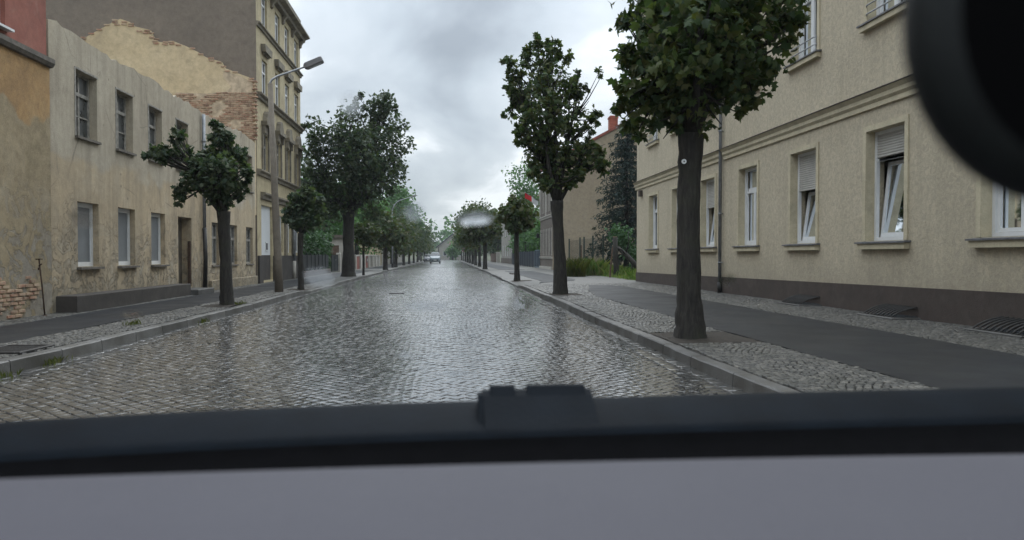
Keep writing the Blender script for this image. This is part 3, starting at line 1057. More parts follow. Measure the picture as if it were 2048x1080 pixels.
def make_window(parent, c_, zb, zt, st, guard=False, surround=True):
    wn_ = MB()
    X = WR + 0.24
    ya, yb = c_ - HW + .004, c_ + HW - .004
    z0, z1 = zb + .004, zt - .004
    shut = {"plain": 0.0, "half": 0.42, "top": 0.24, "down": 1.0}[st] * (zt - zb)
    frame_rect(wn_, X, -1, ya, yb, z0, z1, 0.07, -0.07)
    w = wn_.build("window", MAT["white_frame"], parent)
    if surround:
        sm = MB()
        ow = 0.115
        for (a, b, p0, p1) in ((c_ - HW - ow, c_ - HW - .002, zb, zt + ow), (c_ + HW + .002, c_ + HW + ow, zb, zt + ow), (c_ - HW - .002, c_ + HW + .002, zt + .002, zt + ow)):
            sm.box(WR - 0.028, WR + .01, a, b, p0, p1)
        # painted reveal lining
        for a in (c_ - HW + .002, c_ + HW - .002):
            sm.box(WR - 0.02, WR + .235, a - .0015, a + .0015, zb, zt)
        sm.box(WR - 0.02, WR + .235, c_ - HW, c_ + HW, zt - .003, zt - .0015)
        sm.build("surround", MAT["cream_trim"], w)
        sl = MB()
        y0, y1 = c_ - HW - .2, c_ + HW + .2
        sl.prism([(WR - .15, zb - .055), (WR - .15, zb - .025), (WR + .23, zb + .012), (WR + .23, zb - .03)], "y", y0, y1)
        recalc(sl.build("sill", MAT["slate_sill"], w))
        MB().box(WR - .115, WR - .001, y0 + .04, y1 - .04, zb - .17, zb - .057).build("sill_course", MAT["cream_trim"], w)
    zs = zt - shut
    top = z1 - .07 if shut == 0 else zs - .02
    if shut:
        sh = MB()
        n = int(shut / 0.052)
        for i in range(n):
            a = zs + (zt - .006 - zs) * i / n
            b = zs + (zt - .006 - zs) * (i + 1) / n
            h = b - a
            sh.prism([(X - .045, a + .003), (X - .056, a + h * .3), (X - .056, a + h * .75), (X - .045, b - .003), (X - .03, b - .003), (X - .03, a + .003)], "y", ya + .01, yb - .01)
        recalc(sh.build("shutter", MAT["shutter"], w))
    tr = z0 + (z1 - z0) * 0.73
    if st in ("half", "top"):
        # tilted sash: top leans inwards
        sa = MB()
        zbm, ztp = z0 + .075, min(top, tr - .02)
        lean = 0.16
        hh = ztp - zbm
        def P(yy, zz, dx=0.0):
            return (X + .02 + dx + lean * (zz - zbm) / hh, yy, zz)
        def sbar(y0, y1, za_, zb_):
            vv = [P(y0, za_), P(y1, za_), P(y1, zb_), P(y0, zb_), P(y0, za_, .05), P(y1, za_, .05), P(y1, zb_, .05), P(y0, zb_, .05)]
            sa.add(vv, [(0, 1, 2, 3), (7, 6, 5, 4), (0, 4, 5, 1), (1, 5, 6, 2), (2, 6, 7, 3), (3, 7, 4, 0)])
        y0, y1 = ya + .075, yb - .075
        sbar(y0, y0 + .07, zbm, ztp); sbar(y1 - .07, y1, zbm, ztp); sbar(y0 + .07, y1 - .07, zbm, zbm + .09); sbar(y0 + .07, y1 - .07, ztp - .07, ztp)
        sa.build("sash", MAT["white_frame"], w)
        gq = MB().quad(P(y0 + .07, zbm + .09, .025), P(y1 - .07, zbm + .09, .025), P(y1 - .07, ztp - .07, .025), P(y0 + .07, ztp - .07, .025))
        gq.build("pane", MAT["glass"], w)
        if st == "top":
            tb = MB()
            frame_rect(tb, X + .012, -1, ya + .072, yb - .072, tr, top - .0, .05, -.05)
            tb.build("transom", MAT["white_frame"], w)
            pane_quad(X + .035, ya + .12, yb - .12, tr + .05, top - .05).build("pane", MAT["glass"], w)
    else:
        tb = MB()
        tb.box(X + .012, X + .062, ya + .071, yb - .071, tr - .045, tr + .045)
        tb.build("transom", MAT["white_frame"], w)
        for k in (0, 1):
            y0 = ya + .075 if k == 0 else (ya + yb) / 2 + .002
            y1 = (ya + yb) / 2 - .002 if k == 0 else yb - .075
            sa = MB()
            frame_rect(sa, X + .008, -1, y0, y1, z0 + .075, tr - .047, .065, -.05)
            sa.build("sash", MAT["white_frame"], w)
            pane_quad(X + .03, y0 + .06, y1 - .06, z0 + .13, tr - .1).build("pane", MAT["glass"], w)
        pane_quad(X + .03, ya + .07, yb - .07, tr + .045, z1 - .07).build("pane", MAT["glass"], w)
    # net curtain inside
    cu = MB()
    n = 44
    r = random.Random(int(c_ * 100 + zb * 7))
    ph = r.uniform(0, 6)
    pts = []
    for i in range(n + 1):
        t = i / n
        yy = ya + .08 + (yb - ya - .16) * t
        pts.append((WR + .52 + .03 * math.sin(t * 40 + ph) + .012 * math.sin(t * 93), yy))
    gap0, gap1 = (0.42, 0.62) if r.random() < .6 else (0.2, 0.34)
    for i in range(n):
        if gap0 < (i + .5) / n < gap1:
            continue
        (xa, y_a), (xb_, y_b) = pts[i], pts[i + 1]
        cu.quad((xa, y_a, z0 + .1), (xb_, y_b, z0 + .1), (xb_, y_b, z1 - .05), (xa, y_a, z1 - .05))
    cu.build("curtain", MAT["curtain"], w, smooth=True)
    if guard:
        gm = MB()
        for zz in (zb + .16, zb + .34):
            gm.tube([(WR - .03, c_ - HW - .02, zz), (WR - .07, c_ - HW + .06, zz), (WR - .07, c_ + HW - .06, zz), (WR - .03, c_ + HW + .02, zz)], .016, 6)
        gm.build("guard_rail", MAT["galv"], w)


for c_ in cent:
    make_window(D, c_, ZB, ZT, state[c_])
    make_window(D, c_, 6.12, 8.25, "plain", guard=True)
    make_window(D, c_, 10.2, 12.2, "plain", guard=True)
m = MB()
px_ = WR - .10
m.tube([(px_, 23.12, 0.45), (px_, 23.12, 13.2)], 0.055, 12)
for zz in (1.05, 2.6, 5.2, 7.4, 9.8):
    m.tube([(px_, 23.12, zz), (px_, 23.12, zz + .05)], 0.066, 12)
    m.box(px_, WR - .002, 23.10, 23.14, zz + .01, zz + .04)
dp = m.build("downpipe", MAT["zinc"], D, smooth=True)
MB().tube([(px_, 23.12, S - .02), (px_, 23.12, 0.46)], 0.075, 12).build("pipe_foot", MAT["iron"], dp, smooth=True)
MB().box(WR - .15, WR - .001, 32.95, 33.2, 3.95, 4.22).build("junction_box", MAT["brown_eaves"], D)

# cellar gratings, bulging iron baskets on stone rims
for gi, (gy, lab) in enumerate(((17.3, "arched iron cellar grating nearest the grey downpipe"), (13.65, "arched iron cellar grating, middle one of three along the brown plinth"), (10.55, "arched iron cellar grating at the end under the mirror, largest in view"))):
    o = root("cellar_grating", (WR - .25, gy, S), lab, "grating", "cellar gratings along the plinth")
    hw = 0.50
    x0, x1 = WR - 0.50, WR - 0.04
    m = MB()
    m.cbox(x0 - .09, x0, gy - hw - .09, gy + hw + .09, S - .03, S + .035)
    m.cbox(x0, x1, gy - hw - .09, gy - hw, S - .03, S + .034)
    m.cbox(x0, x1, gy + hw, gy + hw + .09, S - .03, S + .034)
    m.build("rim", MAT["kerb"], o)
    pb = MB()
    pb.prism([(x0 + .02, S + .005), (x1, S + .005), (x1, S + .05), (x0 + .03, S + .006)], "y", gy - hw, gy + hw + .08)
    recalc(pb.build("pit_shade_sheet", MAT["black_fence"], o))  # black sheet below the bars, standing in for the shade of the pit
    nb = 9
    for i in range(nb):
        yy = gy - hw + .03 + (2 * hw - .06) * i / (nb - 1)
        pts = []
        for k in range(8):
            t = k / 7
            pts.append((x1 + (x0 + .02 - x1) * t, yy + .10 * t, S + .02 + .20 * (1 - t) ** .7 + .02 * math.sin(t * math.pi)))
        MB().tube(pts, .016, 6).build("bar", MAT["grate_iron"], o, smooth=True)
    m = MB()
    for t in (0.05, 0.5, 0.95):
        xx = x1 + (x0 + .02 - x1) * t
        zz = S + .02 + .20 * (1 - t) ** .7 + .02 * math.sin(t * math.pi)
        m.bar((xx, gy - hw, zz - .012), (xx, gy + hw, zz - .012), .02, .012)
    m.build("cross_rail", MAT["grate_iron"], o)

# ------------------------------------------------------------------ left: ochre and red house at the picture's edge
A = root("ochre_house", (WL, 10, S), "ochre house with red plastered upper floor at the left edge", "building")
A0, A1 = 1.0, 15.90
ax = WL + .03
m = MB()
wall_holes(m, ax, 1, A0, A1, 0.0, 5.10, [(9.3, 10.5, 1.3, 3.2)], 0.4)
m.quad((ax - .4, A1, 0), (-20, A1, 0), (-20, A1, 5.1), (ax - .4, A1, 5.1))
m.build("wall", MAT["ochre"], A)
m = MB()
wall_holes(m, ax - .03, 1, A0, A1 - .05, 5.10, 11.0, [(13.25, 14.45, 5.42, 7.6), (10.4, 11.6, 5.42, 7.6)], 0.4)
m.quad((ax - .43, A1 - .05, 5.1), (-20, A1 - .05, 5.1), (-20, A1 - .05, 11), (ax - .43, A1 - .05, 11))
m.build("upper_wall", MAT["red_plaster"], A)
MB().prism([(ax - .05, 5.06), (ax + .06, 5.08), (ax + .10, 5.15), (ax + .10, 5.24), (ax - .029, 5.30)], "y", A0, A1 + .03).build("ledge", MAT["old_trim"], A)
for c_ in (13.85, 11.0):
    m = MB()
    frame_rect(m, ax - .12, 1, c_ - .6, c_ + .6, 5.42, 7.6, .09, .07)
    m.box(ax - .13, ax - .18, c_ - .035, c_ + .035, 5.51, 7.51)
    w = m.build("window", MAT["white_frame"], A)
    pane_quad(ax - .16, c_ - .52, c_ + .52, 5.5, 7.5).build("pane", MAT["dark_glass"], w)
    MB().box(ax - .12, ax + .1, c_ - .66, c_ + .66, 5.375, 5.418).build("sill", MAT["white_frame"], w)
m = MB()
frame_rect(m, ax - .2, 1, 9.3, 10.5, 1.3, 3.2, .08, .07)
w = m.build("window", MAT["white_frame"], A)
pane_quad(ax - .24, 9.36, 10.44, 1.36, 3.14).build("pane", MAT["dark_glass"], w)
# bare brick patch low on the wall
r = random.Random(12)
bl, bh, bd = 0.235, 0.066, 0.03
pv = MB()
pv.box(ax - .02, ax + .004, 13.0, 15.45, S + .02, 0.98)
shared_bricks = []
for i in range(6):
    mm = MB()
    j = lambda: r.uniform(-.006, .006)
    L_, H_ = bl / 2 - .006, bh / 2 - .006
    f0 = [(0, -L_ + j(), -H_ + j() * .5), (0, L_ + j(), -H_ + j() * .5), (0, L_ + j(), H_ + j() * .5), (0, -L_ + j(), H_ + j() * .5)]
    f1 = [(bd + j() * .5, p[1] * .94, p[2] * .85) for p in f0]
    mm.add(f0 + f1, [(4, 5, 6, 7), (0, 1, 5, 4), (1, 2, 6, 5), (2, 3, 7, 6), (3, 0, 4, 7)])
    me = bpy.data.meshes.new("brick")
    me.from_pydata(mm.v, [], mm.f)
    me.materials.append(MAT["brick"])
    shared_bricks.append(me)


def brick_at(parent, x, y, z, rz=0.0, sc=(1, 1, 1)):
    o = bpy.data.objects.new("brick", r.choice(shared_bricks))
    scene.collection.objects.link(o)
    o.parent = parent
    p0 = org_of(parent)
    o.location = (x - p0.x, y - p0.y, z - p0.z)
    o.rotation_euler = (r.gauss(0, .012), r.gauss(0, .02), rz)
    o.scale = sc
    return o


z = S + 0.06
row = 0
while z < 0.98:
    y = 12.2 + (0.12 if row % 2 else 0)
    while y < 15.65:
        t = (y - 12.2) / 3.4
        topz = 0.62 + 0.30 * math.sin(t * 3.0) + 0.14 * math.sin(y * 5.1) + r.uniform(-.06, .06)
        bare_right = 15.35 - (0.5 if z < 0.42 else 0) + r.uniform(-.1, .1)
        if z < topz and y < bare_right and r.random() > 0.12:
            brick_at(A, ax + .002 - r.choice((0, .006, .014)), y, z, 0, (1, r.uniform(.8, 1.05), r.uniform(.9, 1.1)))
        y += bl + .012
    z += bh + .012
    row += 1
# rusty standpipe
o = root("standpipe", (WL + .22, 15.25, S), "thin rusty standpipe with a small tap head against the ochre house", "pipe")
MB().tube([(WL + .22, 15.25, S - .02), (WL + .21, 15.18, 0.7), (WL + .2, 15.10, 1.22)], .014, 8).build("pipe", MAT["rust"], o, smooth=True)
m = MB()
m.tube([(WL + .2, 15.09, 1.1), (WL + .27, 15.06, 1.14)], .012, 8)
m.box(WL + .16, WL + .24, 15.05, 15.15, 1.22, 1.24)
m.tube([(WL + .2, 15.1, 1.02), (WL + .2, 15.1, 1.07)], .022, 8)
m.build("tap", MAT["rust"], o)
MB().tube([(WL + .22, 15.25, S - .02), (WL + .22, 15.25, S + .03)], [.07, .03], 10).build("foot", MAT["rust"], o)

# ------------------------------------------------------------------ left: roofless two-storey ruin
B = root("ruined_house", (WL, 24, S), "roofless crumbling two-storey house with flaking ochre plaster and broken gable", "building")
B0, B1 = 15.93, 32.2
up = [(17.02, 18.02), (19.02, 19.99), (21.0, 21.95), (23.05, 24.08), (26.4, 27.2), (28.5, 29.4), (30.65, 31.72)]
lo3 = [(17.05, 18.04), (19.06, 20.06), (21.11, 22.12)]
lo2 = [(26.35, 27.2), (28.5, 29.44), (30.72, 31.75)]
holes = [(a, b, 3.90, 5.34) for a, b in up] + [(a, b, 1.05, 2.48) for a, b in lo3] + [(a, b, 0.97, 2.44) for a, b in lo2] + [(23.15, 24.33, 0.34, 2.47)]
m = MB()
wall_holes(m, WL, 1, B0, B1, 0.0, 5.70, holes, 0.42)
# broken wall head
pts = [(B0, 5.70), (B1, 5.70)]
yy = B1
topl = []
while yy > B0:
    base = 6.05 - (0.12 if 24.2 < yy < 26.5 else 0) + 0.05 * math.sin(yy * 1.3)
    topl.append((yy, base + r.uniform(-.05, .05)))
    yy -= r.uniform(.12, .4)
topl.append((B0, 6.06))
m.prism(pts + topl, "x", WL - .42, WL)
recalc(m.build("facade", MAT["ruin"], B))
# bricks left on the wall head
for yy in [x_ * .26 + 24.0 for x_ in range(0, 29)]:
    if r.random() < .72:
        bo = brick_at(B, WL - .10 - r.uniform(0, .2), yy, 6.07 - (0.12 if yy < 26.5 else 0) + .05 * math.sin(yy * 1.3) + .02, r.gauss(0, .15), (3.4, 1, 1.1))
# dark step along the foot
m = MB()
m.cbox(WL + .003, WL + .42, 16.1, 22.95, S - .05, 0.47, .015)
m.build("plinth_step", MAT["dark_stone"], B)
m = MB()
m.cbox(WL - .2, WL + .62, 23.0, 24.5, S - .05, S + .17, .02)
m.build("door_step", MAT["kerb"], B)
m = MB()
m.cbox(WL + .003, WL + .10, 26.0, 32.15, S - .05, 0.46, .02)
m.build("plinth", MAT["ruin"], B)
m = MB()
m.box(WL - .30, WL - .34, 23.15, 24.33, 0.30, 2.47)
m.box(WL - .28, WL - .30, 23.2, 23.32, 0.30, 2.4)
dr = m.build("door", MAT["door_dark"], B)
MB().box(WL - .02, WL - .10, 24.26, 24.32, 0.3, 1.75).build("door_post", MAT["rust"], dr)
for i, (a, b) in enumerate(up):
    m = MB()
    X = WL - .17
    frame_rect(m, X, 1, a + .003, b - .003, 3.905, 5.335, .06, .06)
    mid = (a + b) / 2
    m.box(X, X - .055, mid - .03, mid + .03, 3.96, 5.28)
    m.box(X + .012, X - .05, a + .06, b - .06, 4.83, 4.91)
    m.box(X, X - .04, a + .06, mid - .03, 4.37, 4.40)
    m.box(X, X - .04, mid + .03, b - .06, 4.37, 4.40)
    w = m.build("window", MAT["old_frame"], B)
    for (p, q_) in ((a + .05, mid - .02), (mid + .02, b - .05)):
        for (z0, z1) in ((3.95, 4.38), (4.39, 4.84), (4.90, 5.29)):
            if r.random() < .93:
                pane_quad(X - .03, p, q_, z0, z1).build("pane", MAT["dirty_glass"], w)
    MB().box(WL - .17, WL + .07, a - .05, b + .05, 3.845, 3.898).build("sill", MAT["old_trim"], w)
    mm = MB()
    mm.box(WL + .012, WL - .02, a - .05, a - .004, 3.9, 5.38)
    mm.box(WL + .012, WL - .02, a - .004, b + .03, 5.345, 5.385)
    mm.build("surround", MAT["old_frame"], w)
for i, (a, b) in enumerate(lo3):
    m = MB()
    X = WL - .13
    frame_rect(m, X, 1, a + .003, b - .003, 1.055, 2.475, .10, .07)
    w = m.build("window", MAT["white_frame"], B)
    m = MB()
    m.box(X - .03, X - .05, a + .09, b - .09, 1.15, 2.38)
    m.build("board", MAT["board"], w)
    MB().box(WL - .13, WL + .10, a - .06, b + .06, 0.995, 1.045).build("sill", MAT["old_trim"], w)
for i, (a, b) in enumerate(lo2):
    m = MB()
    X = WL - .10
    frame_rect(m, X, 1, a + .003, b - .003, 0.975, 2.435, .07, .07)
    mid = (a + b) / 2
    m.box(X, X - .06, mid - .035, mid + .035, 1.04, 2.37)
    m.box(X + .01, X - .05, a + .06, b - .06, 1.88, 1.96)
    w = m.build("window", MAT["old_frame"], B)
    for (p, q_) in ((a + .06, mid - .03), (mid + .03, b - .06)):
        for (z0, z1) in ((1.04, 1.89), (1.95, 2.37)):
            pane_quad(X - .03, p, q_, z0, z1).build("pane", MAT["dirty_glass"], w)
    MB().box(WL - .10, WL + .05, a - .04, b + .04, 0.92, 0.968).build("sill", MAT["old_trim"], w)
m = MB()
dx = WL + .08
m.tube([(dx, 25.33, 2.15), (dx, 25.33, 5.9)], .055, 10)
m.tube([(dx, 25.33, 5.0), (dx, 25.33, 5.06)], .07, 10)
dp = m.build("downpipe", MAT["zinc"], B, smooth=True)
MB().tube([(dx, 25.33, S - .02), (dx + .02, 25.36, 1.2), (dx, 25.33, 2.2)], .068, 10).build("pipe_foot", MAT["iron"], dp, smooth=True)
# cross walls and floor inside, seen only where glass is gone
m = MB()
m.box(WL - 6.0, WL - .43, B0 + .02, B0 + .3, 0, 5.5)
m.box(WL - 6.2, WL - 6.0, B0, B1, 0, 3.6)
m.box(WL - 6.0, WL - .43, B0 + .31, B1, 3.2, 3.35)
m.build("inner_wall", MAT["mortar"], B)

# party wall left standing against the tall neighbour
YP = 32.25
poly = [(-21, 6.3), (-18.4, 7.6), (-16.6, 9.0), (-14.9, 10.12), (-14.66, 10.28), (-14.1, 10.62), (-13.7, 10.86), (-13.37, 11.02), (-13.0, 10.90), (-12.8, 10.72), (-12.5, 10.66), (-12.2, 10.60), (-12.08, 10.30), (-11.85, 10.12), (-11.4, 10.06), (-11.3, 10.17),
        (-10.8, 9.98), (-10.3, 9.74), (-9.95, 9.52), (-9.6, 9.42), (-9.35, 9.36), (-9.22, 9.10), (-8.9, 8.98), (-8.6, 8.86), (-8.25, 8.74), (-8.02, 8.58), (-8.0, 8.1), (-8.06, 7.6), (-8.0, 7.1), (-8.05, 6.6), (-8.02, 6.2), (-8.02, 3.0), (-21, 3.0)]
m = MB()
m.prism(poly, "y", YP, YP + .22)
recalc(m.build("party_wall", MAT["party"], B))
# brickwork showing: a bed of mortar with single bricks, below the plaster and along the broken edge
mb_ = MB()
bpoly = [(-11.2, 8.05), (-9.95, 8.02), (-9.2, 8.12), (-8.95, 8.3), (-9.3, 8.75), (-9.25, 8.98), (-8.6, 8.78), (-8.06, 8.5), (-8.04, 5.4), (-11.3, 5.4)]
mb_.prism(bpoly, "y", YP - .012, YP + .001)
recalc(mb_.build("mortar_bed", MAT["mortar"], B))


def inside(p, x, y):
    ins = False
    for (ax_, ay_), (bx_, by_) in zip(p, p[1:] + p[:1]):
        if (ay_ > y) != (by_ > y) and x < (bx_ - ax_) * (y - ay_) / (by_ - ay_) + ax_:
            ins = not ins
    return ins


nbk = 0
z, row = 5.95, 0
while z < 9.0:
    x = -11.2 + (0.12 if row % 2 else 0)
    while x < -8.05:
        worn = math.sin(x * 2.3 + z * 1.9) + math.sin(x * 5 - z * 4) * .6
        if inside(bpoly, x, z) and z > 6.1 + (-8 - x) * -0.0 and (worn > -0.9 or x > -8.5) and nbk < 255:
            brick_at(B, x, YP - .010 - (.02 if r.random() < .25 else 0), z, R(-90), (1, 1, 1.12))
            nbk += 1
        x += bl + .014
    z += 0.088
    row += 1
# toothed end of the wall at the street
for i in range(16):
    z = 6.15 + i * 0.16
    brick_at(B, -7.98, YP + .02, z, R(-90), (6.5, 1.0 if i % 2 else .7, 1.2))
# bricks along the broken slope
edge_pts = poly[3:26]
for (xa, za), (xb_, zb_) in zip(edge_pts[:-1], edge_pts[1:]):
    n = max(1, int(abs(xb_ - xa) / .26))
    for k in range(n):
        t = (k + .5) / n
        for dz in ((0.02, -.07, -.16) if -13.9 < xa < -12.0 else (0.02, -.07)):
            if r.random() < .7:
                brick_at(B, xa + (xb_ - xa) * t + r.uniform(-.05, .05), YP - .004, za + (zb_ - za) * t + dz, R(-90), (1, 1, 1.1))

# ------------------------------------------------------------------ left: tall tenement
C = root("tenement", (WL, 37, S), "tall sooty tenement with ornate window hoods behind the concrete lamp post", "building")
C0, C1, CZ = 32.50, 42.0, 14.0
wy = [(33.45, 34.45), (36.0, 37.0), (38.1, 39.1), (40.4, 41.4)]
holes = [(a, b, 5.0, 6.6) for a, b in wy] + [(a, b, 8.25, 9.85) for a, b in wy] + [(a, b, 11.2, 12.7) for a, b in wy]
holes += [(33.2, 35.3, 0.2, 3.5), (36.3, 37.4, 1.45, 3.2), (38.3, 39.2, 1.45, 3.2), (40.3, 41.4, 1.45, 3.2)]
m = MB()
wall_holes(m, WL, 1, C0, C1, 0, CZ, holes, 0.4)
m.build("facade", MAT["tenement"], C)
m = MB()
m.quad((WL - .4, C0, 0), (-26, C0, 0), (-26, C0, 15.5), (WL - .4, C0, CZ))
m.build("side_wall", MAT["grey_side"], C)
m = MB()
m.quad((WL - .002, C0 - .002, 0), (WL - .41, C0 - .002, 0), (WL - .41, C0 - .002, CZ), (WL - .002, C0 - .002, CZ))
m.build("side_wall", MAT["grey_side"], C)
m = MB()
m.quad((WL - .4, C1, 0), (-26, C1, 0), (-26, C1, CZ), (WL - .4, C1, CZ))
m.quad((-26, C0, 0), (-26, C1, 0), (-26, C1, CZ), (-26, C0, 15.5))
m.quad((WL - .4, C0, CZ - .01), (-26, C0, CZ + .5), (-26, C1, CZ - .01), (WL - .4, C1, CZ - .01))
m.build("rear_wall", MAT["grey_side"], C)


def course(parent, name, mat, z0, z1, dep, y0, y1, X=WL, sgn=1):
    h = z1 - z0
    mm = MB()
    mm.prism([(X + sgn * .001, z0), (X + sgn * dep * .45, z0 + h * .1), (X + sgn * dep * .5, z0 + h * .45), (X + sgn * dep, z0 + h * .7), (X + sgn * dep, z1 - h * .08), (X + sgn * .001, z1)], "y", y0, y1)
    return recalc(mm.build(name, mat, parent))


course(C, "string_course", MAT["tenement_trim"], 3.72, 4.05, .22, C0 + .6, C1 + .05)
course(C, "string_course", MAT["tenement_trim"], 4.70, 4.98, .20, C0, C1 + .05)
course(C, "string_course", MAT["tenement_trim"], 7.95, 8.22, .22, C0, C1 + .08)
course(C, "string_course", MAT["tenement_trim"], 10.98, 11.18, .16, C0, C1 + .06)
course(C, "main_cornice", MAT["tenement_trim"], 12.95, 13.32, .48, C0, C1 + .3)
MB().box(WL + .05, WL - .35, C0, C1, CZ, CZ + .1).build("coping", MAT["tenement_trim"], C)
for yb in [33.0, 35.2, 37.55, 39.75, 41.8]:
    MB().prism([(WL + .001, 12.55), (WL + .10, 12.6), (WL + .13, 12.75), (WL + .26, 12.93), (WL + .001, 12.94)], "y", yb - .12, yb + .12).build("bracket", MAT["tenement_trim"], C)
for fl, (zb, zt) in enumerate(((5.0, 6.6), (8.25, 9.85), (11.2, 12.7))):
    for a, b in wy:
        X = WL - .09
        m = MB()
        frame_rect(m, X, 1, a + .003, b - .003, zb + .003, zt - .003, .085, .07)
        mid = (a + b) / 2
        m.box(X, X - .06, mid - .04, mid + .04, zb + .08, zt - .08)
        m.box(X + .01, X - .05, a + .08, b - .08, zb + 1.05, zb + 1.13)
        w = m.build("window", MAT["white_frame"] if fl else MAT["old_frame"], C)
        for (p, q_) in ((a + .07, mid - .03), (mid + .03, b - .07)):
            for (z0, z1) in ((zb + .07, zb + 1.06), (zb + 1.12, zt - .07)):
                pane_quad(X - .035, p, q_, z0, z1).build("pane", MAT["dark_glass"], w)
        if fl == 0:
            # hood with a broken pediment on consoles
            mm = MB()
            mm.prism([(a - .14, 6.95), (b + .14, 6.95), (b + .2, 7.12), (a - .2, 7.12)], "x", WL + .002, WL + .26)
            mm.prism([(a + .05, 7.121), (b - .05, 7.121), (b - .22, 7.5), (mid + .1, 7.62), (mid - .1, 7.62), (a + .22, 7.5)], "x", WL + .002, WL + .2)
            for yy in (a - .1, b - .04):
                mm.box(WL + .002, WL + .17, yy, yy + .14, 6.62, 6.949)
            mm.box(WL + .002, WL + .10, mid - .12, mid + .12, 6.61, 6.949)
            recalc(mm.build("window_hood", MAT["tenement_trim"], w))
            for yy in (a - .12, b + .002):
                MB().box(WL + .002, WL + .07, yy, yy + .118, zb, 6.619).build("surround", MAT["tenement_trim"], w)
        elif fl == 1:
            mm = MB()
            mm.prism([(a - .10, 10.12), (b + .10, 10.12), (b + .18, 10.42), (a - .18, 10.42)], "x", WL + .002, WL + .2)
            mm.prism([(a - .02, 10.05), (b + .02, 10.05), (b + .02, 10.119), (a - .02, 10.119)], "x", WL + .002, WL + .1)
            recalc(mm.build("window_hood", MAT["tenement_trim"], w))
        MB().box(WL - .09, WL + .08, a - .06, b + .06, zb - .012, zb - .002).build("sill", MAT["tenement_trim"], w)
# ground floor: gateway closed with a white board, dark stone base
m = MB()
m.box(WL - .12, WL - .17, 33.2, 35.3, 1.32, 3.5)
gw = m.build("gateway_board", simple("white_gate_board", (0.62, 0.64, 0.65), 0.5, 0.06, 1.2, 0.02), C)
m = MB()
m.box(WL - .09, WL - .119, 34.35, 34.75, 1.50, 1.92)
nt_ = m.build("notice", MAT["white_frame"], gw)
MB().box(WL - .085, WL - .089, 34.40, 34.70, 1.56, 1.86).build("notice_print", simple("notice_print", (0.05, 0.05, 0.055), 0.6, 0.1, 3, 0), nt_)
MB().box(WL - .11, WL - .17, 33.2, 35.3, 0.2, 1.319).build("gateway_base", MAT["dark_stone"], C)
for y0, y1 in ((32.52, 33.18), (35.32, 42.04)):
    MB().cbox(WL + .002, WL + .09, y0, y1, S - .1, 1.30, .02).build("stone_base", MAT["dark_stone"], C)
for yy in (35.5, 37.7, 39.5, 41.6):
    MB().box(WL + .002, WL + .10, yy, yy + .45 if yy < 41 else yy + .36, 1.301, 3.70).build("pilaster", MAT["tenement_trim"], C)
for a, b in ((36.3, 37.4), (38.3, 39.2), (40.3, 41.4)):
    m = MB()
    frame_rect(m, WL - .08, 1, a + .003, b - .003, 1.453, 3.197, .09, .07)
    w = m.build("window", MAT["white_frame"], C)
    MB().box(WL - .11, WL - .13, a + .08, b - .08, 1.53, 3.12).build("board", MAT["board"], w)
m = MB()
m.tube([(WL + .16, 39.35, 1.0), (WL + .16, 39.35, 3.6)], .075, 8)
dp = m.build("downpipe", MAT["zinc"], C, smooth=True)
MB().tube([(WL + .16, 39.35, S), (WL + .16, 39.35, 1.02)], .09, 8).build("pipe_foot", MAT["pale_wall"], dp, smooth=True)

# ------------------------------------------------------------------ right: house with the bare gable beyond the waste plot
Eh = root("gable_house", (WR, 66, S), "house with a tall bare beige gable wall beyond the weedy plot", "building")
E0, E1 = 61.5, 70.0
m = MB()
m.prism([(8.7, 0), (24, 0), (24, 9.0), (16.4, 13.1), (8.7, 8.97)], "y", E0, E0 + .35)
recalc(m.build("gable_wall", MAT["beige"], Eh))
ewy = [(62.3, 63.2), (64.4, 65.3), (66.5, 67.4), (68.6, 69.4)]
m = MB()
wall_holes(m, WR, -1, E0 + .36, E1, 0, 8.9, [(a, b, 1.4, 3.4) for a, b in ewy] + [(a, b, 5.2, 7.3) for a, b in ewy], 0.35)
m.quad((WR + .35, E1, 0), (24, E1, 0), (24, E1, 8.9), (WR + .35, E1, 8.9))
m.build("facade", MAT["dark_render"], Eh)
for z0, z1 in ((1.4, 3.4), (5.2, 7.3)):
    for a, b in ewy:
        mm = MB()
        frame_rect(mm, WR + .15, -1, a + .003, b - .003, z0 + .003, z1 - .003, .08, -.07)
        w = mm.build("window", MAT["white_frame"], Eh)
        pane_quad(WR + .2, a + .06, b - .06, z0 + .06, z1 - .06).build("pane", MAT["dark_glass"], w)
        for yy in (a - .16, b + .003):
            MB().box(WR - .06, WR - .002, yy, yy + .157, z0 - .1, z1 + .25).build("surround", MAT["pale_wall"], w)
course(Eh, "string_course", MAT["pale_wall"], 4.5, 4.8, .15, E0 + .36, E1, WR, -1)
course(Eh, "string_course", MAT["pale_wall"], 1.0, 1.2, .12, E0 + .36, E1, WR, -1)
for yy in (E0 + .4, 65.6, E1 - .3):
    MB().box(WR - .10, WR - .003, yy, yy + .28, 4.81, 8.85).build("pilaster", MAT["pale_wall"], Eh)
MB().box(WR - .12, WR - .002, E0 + .36, E1, 0, .35).build("plinth", MAT["pale_wall"], Eh)
m = MB()
m.prism([(8.35, 8.86), (16.4, 13.12), (24.3, 8.9), (24.3, 9.1), (16.4, 13.36), (8.35, 9.06)], "y", E0 - .12, E1 + .2)
rf = recalc(m.build("roof", MAT["roof_tile"], Eh))
m = MB()
m.cbox(14.35, 15.05, 65.6, 66.4, 11.6, 13.7, .03)
m.box(14.3, 15.1, 65.55, 66.45, 13.45, 13.6)
m.build("chimney", MAT["red_brick"], rf)
m = MB()
m.tube([(WR - .1, 67.9, 3.3), (WR - .45, 67.9, 3.4)], .02, 6)
m.prism([(67.78, 2.9), (68.02, 2.9), (68.08, 3.3), (67.72, 3.3)], "x", WR - .6, WR - .36)
